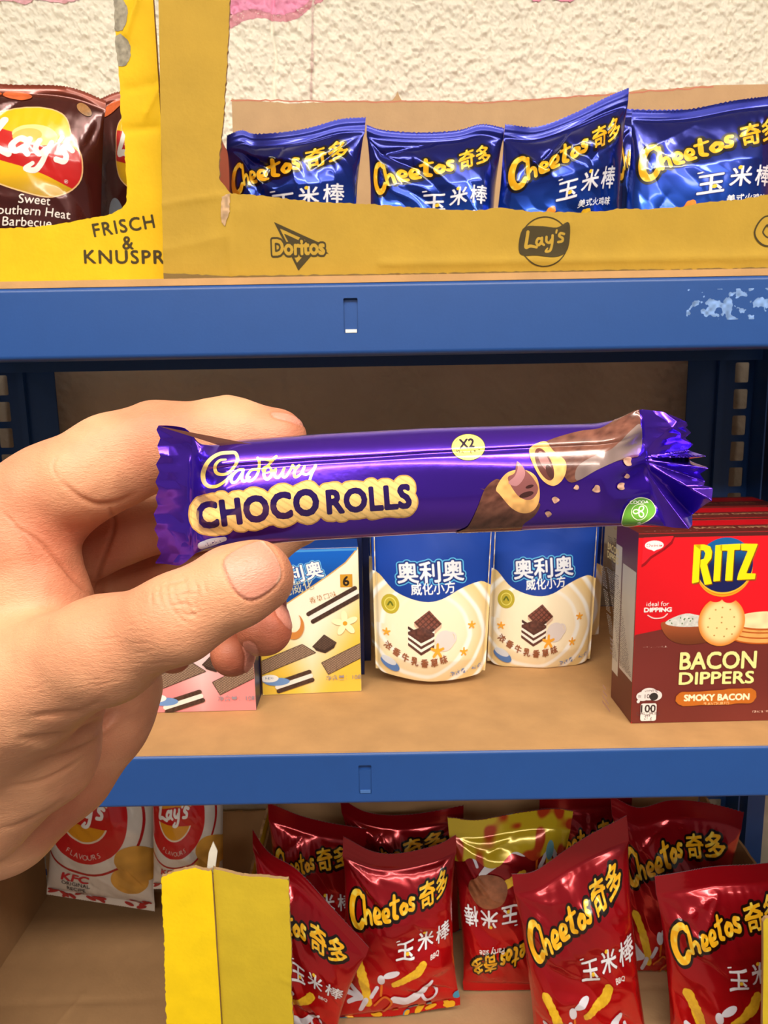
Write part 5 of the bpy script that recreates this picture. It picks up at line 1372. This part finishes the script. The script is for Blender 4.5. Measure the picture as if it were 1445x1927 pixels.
# ------------------------------------------------------------------ the hand
def J(px, py, Y, rp): p = at(px, py, Y); return (p, rp*Y/F)
THUMB = [J(484, 1080, .1695, 65), J(440, 1104, .168, 73), (J(336, 1162, .167, 80)), J(200, 1222, .176, 98), J(40, 1290, .190, 128), J(-110, 1390, .205, 165)]
INDEX = [J(520, 826, .211, 57), J(430, 822, .213, 71), J(300, 838, .213, 79), J(214, 868, .211, 86), J(100, 930, .210, 92), J(-30, 1005, .210, 104)]
MIDDLE = [J(497, 1184, .199, 55), J(480, 1120, .212, 53), J(468, 1050, .228, 50), J(560, 972, .240, 50), J(420, 960, .246, 60), J(240, 990, .240, 66), J(30, 1070, .234, 92)]
RING = [J(438, 1232, .212, 46), J(452, 1150, .232, 50), J(440, 1060, .256, 54), J(250, 1065, .262, 58), J(40, 1130, .255, 84)]
PINKY = [J(326, 1236, .236, 36), J(356, 1180, .252, 40), J(330, 1130, .272, 42), J(210, 1150, .276, 50), J(70, 1190, .270, 76)]
PALM = [[J(-30, 1005, .210, 100), J(-240, 1440, .222, 150)], [J(20, 1070, .234, 92), J(-220, 1470, .240, 150)], [J(30, 1130, .254, 86), J(-190, 1500, .250, 140)],
        [J(70, 1195, .268, 78), J(218, 1292, .262, 80), J(190, 1350, .256, 92), J(110, 1445, .247, 104), J(0, 1530, .240, 116), J(-190, 1600, .236, 130)],
        [J(50, 1030, .206, 92), J(70, 1150, .204, 96), J(40, 1290, .200, 120)],
        [J(110, 1110, .244, 78), J(120, 1250, .244, 90)],
        [J(-110, 1390, .208, 165), J(-300, 1620, .225, 190)],
        [J(110, 1310, .205, 96), J(70, 1410, .212, 112), J(-50, 1500, .216, 140)],
        [J(-240, 1540, .232, 175), J(-560, 2050, .222, 185)]]
HP = .00085
allj = THUMB+INDEX+MIDDLE+RING+PINKY+[j for c in PALM for j in c]
# hand grid extent
lo = np.min([p-r for p, r in allj], 0)-.006; hi = np.max([p+r for p, r in allj], 0)+.006
dims = np.ceil((hi-lo)/HP).astype(int)+1
gx = (lo[0]+np.arange(dims[0])*HP).astype(np.float32); gy = (lo[1]+np.arange(dims[1])*HP).astype(np.float32); gz = (lo[2]+np.arange(dims[2])*HP).astype(np.float32)
BIG = np.float32(.02)
def smin(a, b, k):
    h = np.maximum(k-np.abs(a-b), 0)/k; return np.minimum(a, b)-h*h*k*.25
def chain(D, js, k, pad=.014):
    """smooth union of tapering segments into D"""
    for (p, r), (q, s) in (zip(js[:-1], js[1:]) if len(js) > 1 else [(js[0], js[0])]):
        l = np.minimum(p-r, q-s)-pad; h = np.maximum(p+r, q+s)+pad
        i0 = np.clip(((l-lo)/HP).astype(int), 0, dims-1); i1 = np.clip(((h-lo)/HP).astype(int)+1, 1, dims)
        sl = tuple(slice(a, b) for a, b in zip(i0, i1))
        X = gx[sl[0]][:, None, None]-p[0]; Y = gy[sl[1]][None, :, None]-p[1]; Z = gz[sl[2]][None, None, :]-p[2]
        e = (q-p); L = float(e@e)+1e-12
        t = np.clip((X*e[0]+Y*e[1]+Z*e[2])/L, 0, 1).astype(np.float32)
        d = np.sqrt((X-t*e[0])**2+(Y-t*e[1])**2+(Z-t*e[2])**2)-(r+(s-r)*t)
        D[sl] = smin(D[sl], d.astype(np.float32), k)
    return D
def field(): return np.full(dims, BIG, np.float32)
palm = field()
for c in PALM: chain(palm, c, .007)
D = chain(palm.copy(), THUMB, .006)
# thumb: fleshy pad under the tip and a flatter back
chain(D, [J(452, 1112, .1745, 62), J(500, 1092, .1745, 52)], .004)
for fg in (INDEX, MIDDLE, RING, PINKY):
    f = chain(field(), fg, .004)
    if fg is INDEX:
        chain(f, [J(150, 905, .205, 76)], .004)
    # join each finger softly to the palm but keep it apart from its neighbours
    m_ = f < .006
    g = np.where(m_ , smin(f, palm, .005), f)
    D = np.where(m_, smin(D, g, .0011), D)
def surface_nets(D):
    s = D < 0
    nx, ny, nz = D.shape
    cnt = np.zeros((nx-1, ny-1, nz-1), np.int8)
    for a in (0, 1):
        for b in (0, 1):
            for c in (0, 1): cnt += s[a:nx-1+a, b:ny-1+b, c:nz-1+c]
    act = (cnt > 0) & (cnt < 8)
    ci = np.argwhere(act); idx = np.full(act.shape, -1, np.int64); idx[act] = np.arange(len(ci))
    acc = np.zeros((len(ci), 3)); n = np.zeros(len(ci))
    co = [(a, b, c) for a in (0, 1) for b in (0, 1) for c in (0, 1)]
    for u in range(8):
        for v in range(u+1, 8):
            A, B = np.array(co[u]), np.array(co[v])
            if np.abs(A-B).sum() != 1: continue
            da = D[tuple((ci+A).T)]; db = D[tuple((ci+B).T)]
            m = (da < 0) != (db < 0); t = np.where(m, da/np.where(m, da-db, 1), 0)
            acc += np.where(m[:, None], A+(B-A)*t[:, None], 0); n += m
    V = (ci+acc/n[:, None])*HP+lo
    Q = []
    for ax in range(3):
        sl0 = [slice(None)]*3; sl1 = [slice(None)]*3; sl0[ax] = slice(0, -1); sl1[ax] = slice(1, None)
        e = np.argwhere(s[tuple(sl0)] != s[tuple(sl1)])
        o1, o2 = [(1, 2), (2, 0), (0, 1)][ax]
        ok = (e[:, o1] > 0) & (e[:, o2] > 0) & (e[:, o1] < act.shape[o1]) & (e[:, o2] < act.shape[o2]); e = e[ok]
        ins = s[tuple(e.T)]
        q = []
        for d1, d2 in ((0, 0), (1, 0), (1, 1), (0, 1)):
            k = e.copy(); k[:, o1] -= d1; k[:, o2] -= d2; q.append(idx[tuple(k.T)])
        q = np.stack(q, 1); q[~ins] = q[~ins][:, ::-1]; Q.append(q)
    return V, np.vstack(Q)
V, Q = surface_nets(D)
del D, palm, f, g, m_
def relax(V, E, it, f=.5):
    deg = np.bincount(E.ravel(), minlength=len(V))[:, None]
    for _ in range(it):
        acc = np.stack([np.bincount(E[:, 0], V[E[:, 1], c], len(V))+np.bincount(E[:, 1], V[E[:, 0], c], len(V)) for c in range(3)], 1)
        V = V*(1-f)+acc/deg*f
    return V
def split(V, Q):
    """each quad into four"""
    E = np.sort(np.stack([Q, np.roll(Q, -1, 1)], -1).reshape(-1, 2), 1); nV = len(V)
    key, inv = np.unique(E[:, 0].astype(np.int64)*nV+E[:, 1], return_inverse=True)
    ue = np.stack([key//nV, key % nV], 1); inv = inv.reshape(-1, 4)
    mid = (V[ue[:, 0]]+V[ue[:, 1]])/2; cen = V[Q].mean(1)
    m_ = nV+inv; c = nV+len(ue)+np.arange(len(Q))
    NQ = np.stack([np.stack([Q[:, k], m_[:, k], c, m_[:, k-1]], 1) for k in range(4)], 1).reshape(-1, 4)
    return np.vstack([V, mid, cen]), NQ
def edges(Q, nV):
    E = np.sort(np.stack([Q, np.roll(Q, -1, 1)], -1).reshape(-1, 2), 1)
    k = np.unique(E[:, 0].astype(np.int64)*nV+E[:, 1]); return np.stack([k//nV, k % nV], 1)
V = relax(V, edges(Q, len(V)), 4)
V, Q = split(V, Q); V = relax(V, edges(Q, len(V)), 3)
me2 = bpy.data.meshes.new('hand')
me2.vertices.add(len(V)); me2.vertices.foreach_set('co', V.astype(np.float32).ravel())
me2.loops.add(Q.size); me2.loops.foreach_set('vertex_index', Q.astype(np.int32).ravel())
me2.polygons.add(len(Q)); me2.polygons.foreach_set('loop_start', (np.arange(len(Q))*4).astype(np.int32)); me2.polygons.foreach_set('loop_total', np.full(len(Q), 4, np.int32))
me2.update(calc_edges=True)
n = len(V); P = V.astype(float); del V, Q
Nn = np.zeros(n*3, np.float32); me2.vertex_normals.foreach_get('vector', Nn); Nn = Nn.reshape(-1, 3)
vpx, vpy = proj(P)
toc = CAM-P; toc /= np.linalg.norm(toc, axis=1, keepdims=True)
face = sm((Nn*toc).sum(1), .05, .35)
disp = np.zeros(n); dark = np.zeros(n)
def dist_path(path):
    S = spline(path, 8); S = S[:, :2]; best = np.full(n, 1e9)
    lo_ = S.min(0)-30; hi_ = S.max(0)+30
    k = np.where((vpx > lo_[0]) & (vpx < hi_[0]) & (vpy > lo_[1]) & (vpy < hi_[1]))[0]
    x = vpx[k]; y = vpy[k]; b = np.full(len(k), 1e9); tt = np.zeros(len(k)); m_ = len(S)-1
    for i, (a, c) in enumerate(zip(S[:-1], S[1:])):
        ex, ey = c-a; L = ex*ex+ey*ey+1e-9; t = np.clip(((x-a[0])*ex+(y-a[1])*ey)/L, 0, 1)
        d = np.hypot(x-a[0]-t*ex, y-a[1]-t*ey); u = d < b; b = np.where(u, d, b); tt = np.where(u, (i+t)/m_, tt)
    return k, b, tt
def crease(path, depth, wd, dk=.35, Yr=(0, 1), rim=.12):
    k, d, t = dist_path(path)
    w_ = face[k]*((P[k, 1] > Yr[0]) & (P[k, 1] < Yr[1]))*np.sin(np.clip(t, .02, .98)*math.pi)**.5
    disp[k] -= w_*depth*np.exp(-(d/wd)**2); disp[k] += w_*depth*rim*np.exp(-((d-2.4*wd)/(1.4*wd))**2)
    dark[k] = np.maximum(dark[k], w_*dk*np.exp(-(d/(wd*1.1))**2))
# palm and finger folds (front-most skin only)
for pth, dp, wd, dk in [
    ([(118, 908), (140, 928), (165, 943), (190, 949), (225, 943), (252, 930)], .0005, 5, .45),
    ([(204, 952), (216, 985), (202, 1035), (186, 1080), (179, 1122)], .0007, 4, .4),
    ([(30, 992), (60, 1010), (88, 1032), (122, 1072), (150, 1102), (177, 1124)], .0005, 3.6, .3),
    ([(0, 960), (30, 990), (56, 1030), (70, 1060)], .0003, 3, .15),
    ([(110, 905), (100, 880), (108, 860)], .0002, 3, .1),
    ([(40, 1392), (99, 1389), (140, 1380), (180, 1364), (216, 1338)], .0012, 7, .3),
    ([(60, 1350), (102, 1346), (151, 1342), (190, 1322)], .0006, 6, .15),
    ([(70, 1432), (125, 1424), (163, 1403), (194, 1374)], .0009, 7, .2),
    ([(10, 1480), (70, 1472), (120, 1450), (160, 1425)], .0005, 5, .15),
    ([(0, 1560), (40, 1552), (90, 1530), (120, 1505)], .0005, 5, .15)]:
    crease(pth, dp, wd, dk)
crease([(70, 1408), (130, 1402), (180, 1384), (226, 1352)], -.0009, 7, 0, rim=0)
T_ = (0, .185)
for pth in [[(318, 1082), (314, 1110), (322, 1140), (342, 1166), (366, 1180)], [(328, 1096), (330, 1122), (344, 1146)], [(344, 1086), (352, 1108), (350, 1134), (362, 1156), (380, 1166)], [(330, 1122), (352, 1116), (372, 1118)],
            [(322, 1140), (345, 1136), (366, 1142)], [(366, 1092), (372, 1114), (368, 1138), (376, 1156)], [(300, 1096), (300, 1122), (308, 1146)], [(338, 1150), (356, 1158), (380, 1152)], [(384, 1098), (388, 1118)], [(310, 1100), (330, 1096), (350, 1090)], [(284, 1110), (286, 1140)]]:
    crease(pth, .00026, 2.4, .16, T_, .15)
rg = random.Random(8)
for k in range(46):       # fine skin lines over the thumb and its base
    a = rg.uniform(0, 300); b = 1195+(-.42)*(a-150)+rg.uniform(-60, 170)
    Ls = rg.uniform(24, 60); sl_ = rg.uniform(-.35, .05)
    crease([(a, b), (a+Ls*.5, b+Ls*.5*sl_+rg.uniform(-3, 3)), (a+Ls, b+Ls*sl_)], .00007, 2.0, .03, (0, .21), .3)
# nails: plate flattened slightly with a groove around it
def nail(pts, Yr, up=.0003, groove=.0005, free=None, thr=.1):
    sh = poly([(a, -b) for a, b in pts], True, 6); bx = sh.box
    k = np.where((vpx > bx[0]-15) & (vpx < bx[2]+15) & (-vpy > bx[1]-15) & (-vpy < bx[3]+15) & (P[:, 1] > Yr[0]) & (P[:, 1] < Yr[1]) & ((Nn*toc).sum(1) > thr))[0]
    d = sh.fn(vpx[k], -vpy[k])
    disp[k] += up*sm(d, 0, 5)-groove*np.exp(-(d/2.4)**2)
    isn = np.zeros(n); isn[k] = sm(d, -.6, 1.2)
    dk = np.zeros(n); dk[k] = .25*np.exp(-((d+1)/2.2)**2)
    fr = np.zeros(n)
    if free:
        kk, dd, tt = dist_path(free); fr[kk] = np.exp(-(dd/3.2)**2)*isn[kk]
    return isn, dk, fr
n1, d1, f1 = nail([(420, 1052), (424, 1080), (438, 1108), (456, 1125), (476, 1130), (502, 1118), (526, 1096), (531, 1075), (522, 1048), (506, 1026), (490, 1016), (452, 1028)], (0, .182), free=[(492, 1018), (510, 1034), (524, 1056), (529, 1078), (522, 1096)])
n2, d2, f2 = nail([(516, 1138), (530, 1136), (546, 1148), (556, 1166), (556, 1184), (545, 1184), (532, 1172), (520, 1156)], (.185, .23), .0001, .0001, thr=-.5)
n3, d3, f3 = nail([(456, 1212), (468, 1206), (482, 1216), (486, 1240), (478, 1268), (468, 1276), (460, 1262), (462, 1236)], (.19, .25), .0, .0001, thr=-.5)
n4, d4, f4 = nail([(512, 776), (540, 778), (566, 788), (580, 800), (574, 804), (545, 794), (516, 786)], (.19, .24), .0001, .0001, thr=-.6)
nl = np.maximum.reduce([n1, n2, n3, n4]); fr = np.maximum.reduce([f1, f2, f3, f4]); dark = np.maximum.reduce([dark, d1, d2, d3, d4])
# broad unevenness
q3 = fbm(P[:, 0]*70+P[:, 1]*31, P[:, 2]*70-P[:, 1]*23, 3, 3)-.5
disp += .0013*q3*(1-nl)
P2 = P+Nn*disp[:, None]
me2.vertices.foreach_set('co', P2.astype(np.float32).ravel())
# skin colour: paler on the flats, redder at the tips, folds and knuckles
def near(js, rad):
    d = np.full(n, 1e9)
    for p, r in js: d = np.minimum(d, np.linalg.norm(P-p, axis=1)-r)
    return 1-sm(d, 0, rad)
b1 = fbm(P[:, 0]*55+P[:, 1]*40, P[:, 2]*55+P[:, 1]*17, 12, 4)
red = .75*near([MIDDLE[0], RING[0], PINKY[0]], .012)+.30*near([THUMB[0], INDEX[0]], .006)+.30*near([INDEX[2]], .008)+.25*near([INDEX[4]], .006)+.45*near([J(130, 1010, .21, 60)], .02)+.6*near([J(240, 1040, .24, 60)], .02)+.45*near([J(190, 1340, .25, 70), J(110, 1480, .245, 100)], .01)
red = np.clip(red+(b1-.5)*.9+.10, 0, 1)
skin = lin((212, 152, 114))*(1-red[:, None])+lin((182, 94, 68))*red[:, None]
skin = skin*(1+.10*(fbm(P[:, 0]*300, P[:, 2]*300, 5, 2)-.5))[:, None]
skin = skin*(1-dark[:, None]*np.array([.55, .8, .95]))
nc = lin((214, 142, 122)); skin = skin*(1-.75*nl[:, None])+nc*.75*nl[:, None]; skin = skin*(1-.7*fr[:, None])+lin((235, 205, 175))*.7*fr[:, None]
ca = me2.color_attributes.new('Col', 'FLOAT_COLOR', 'POINT'); ca.data.foreach_set('color', np.hstack([skin, nl[:, None]]).astype(np.float32).ravel())
me2.polygons.foreach_set('use_smooth', np.ones(len(me2.polygons), bool))
M_SKIN = mat('skin', .48, spec=.4, sss=.12)
nt = M_SKIN.node_tree; bs = nt.nodes['Principled BSDF']
bs.inputs['Subsurface Radius'].default_value = (1, .35, .2); bs.inputs['Subsurface Scale'].default_value = .004
at_ = [q for q in nt.nodes if q.type == 'ATTRIBUTE'][0]
mr = nt.nodes.new('ShaderNodeMapRange'); mr.inputs[3].default_value = .52; mr.inputs[4].default_value = .36; nt.links.new(at_.outputs['Alpha'], mr.inputs[0]); nt.links.new(mr.outputs[0], bs.inputs['Roughness'])
tc = nt.nodes.new('ShaderNodeTexCoord'); mp = nt.nodes.new('ShaderNodeMapping'); mp.inputs['Scale'].default_value = (1.0, 1.0, 2.2); mp.inputs['Rotation'].default_value = (0, -.35, 0)
vo = nt.nodes.new('ShaderNodeTexVoronoi'); vo.inputs['Scale'].default_value = 900; vo.feature = 'DISTANCE_TO_EDGE'
nz = nt.nodes.new('ShaderNodeTexNoise'); nz.inputs['Scale'].default_value = 700; nz.inputs['Detail'].default_value = 5
nt.links.new(tc.outputs['Object'], mp.inputs[0]); nt.links.new(mp.outputs[0], vo.inputs['Vector']); nt.links.new(mp.outputs[0], nz.inputs['Vector'])
ad = nt.nodes.new('ShaderNodeMath'); ad.operation = 'MULTIPLY_ADD'; ad.inputs[1].default_value = .6; nt.links.new(vo.outputs['Distance'], ad.inputs[0]); nt.links.new(nz.outputs[0], ad.inputs[2])
bp = nt.nodes.new('ShaderNodeBump'); bp.inputs['Strength'].default_value = .45; bp.inputs['Distance'].default_value = .0004; nt.links.new(ad.outputs[0], bp.inputs['Height']); nt.links.new(bp.outputs[0], bs.inputs['Normal'])
me2.materials.clear(); me2.materials.append(M_SKIN); me2.name = 'hand'
hand = bpy.data.objects.new('hand', me2); COL.objects.link(hand)
tag(hand, 'left hand and forearm of a person pinching the purple chocolate bar', 'hand')
bpy.context.view_layer.update()
# let go of the working arrays
for k_ in [k_ for k_, v_ in list(globals().items()) if isinstance(v_, (np.ndarray, Art, Mesh, Surf, Shape, dict)) and not k_.startswith('__')]:
    if k_ not in ('M',): globals().pop(k_, None)
import gc; gc.collect()
for me_ in [q for q in bpy.data.meshes if q.users == 0]: bpy.data.meshes.remove(me_)
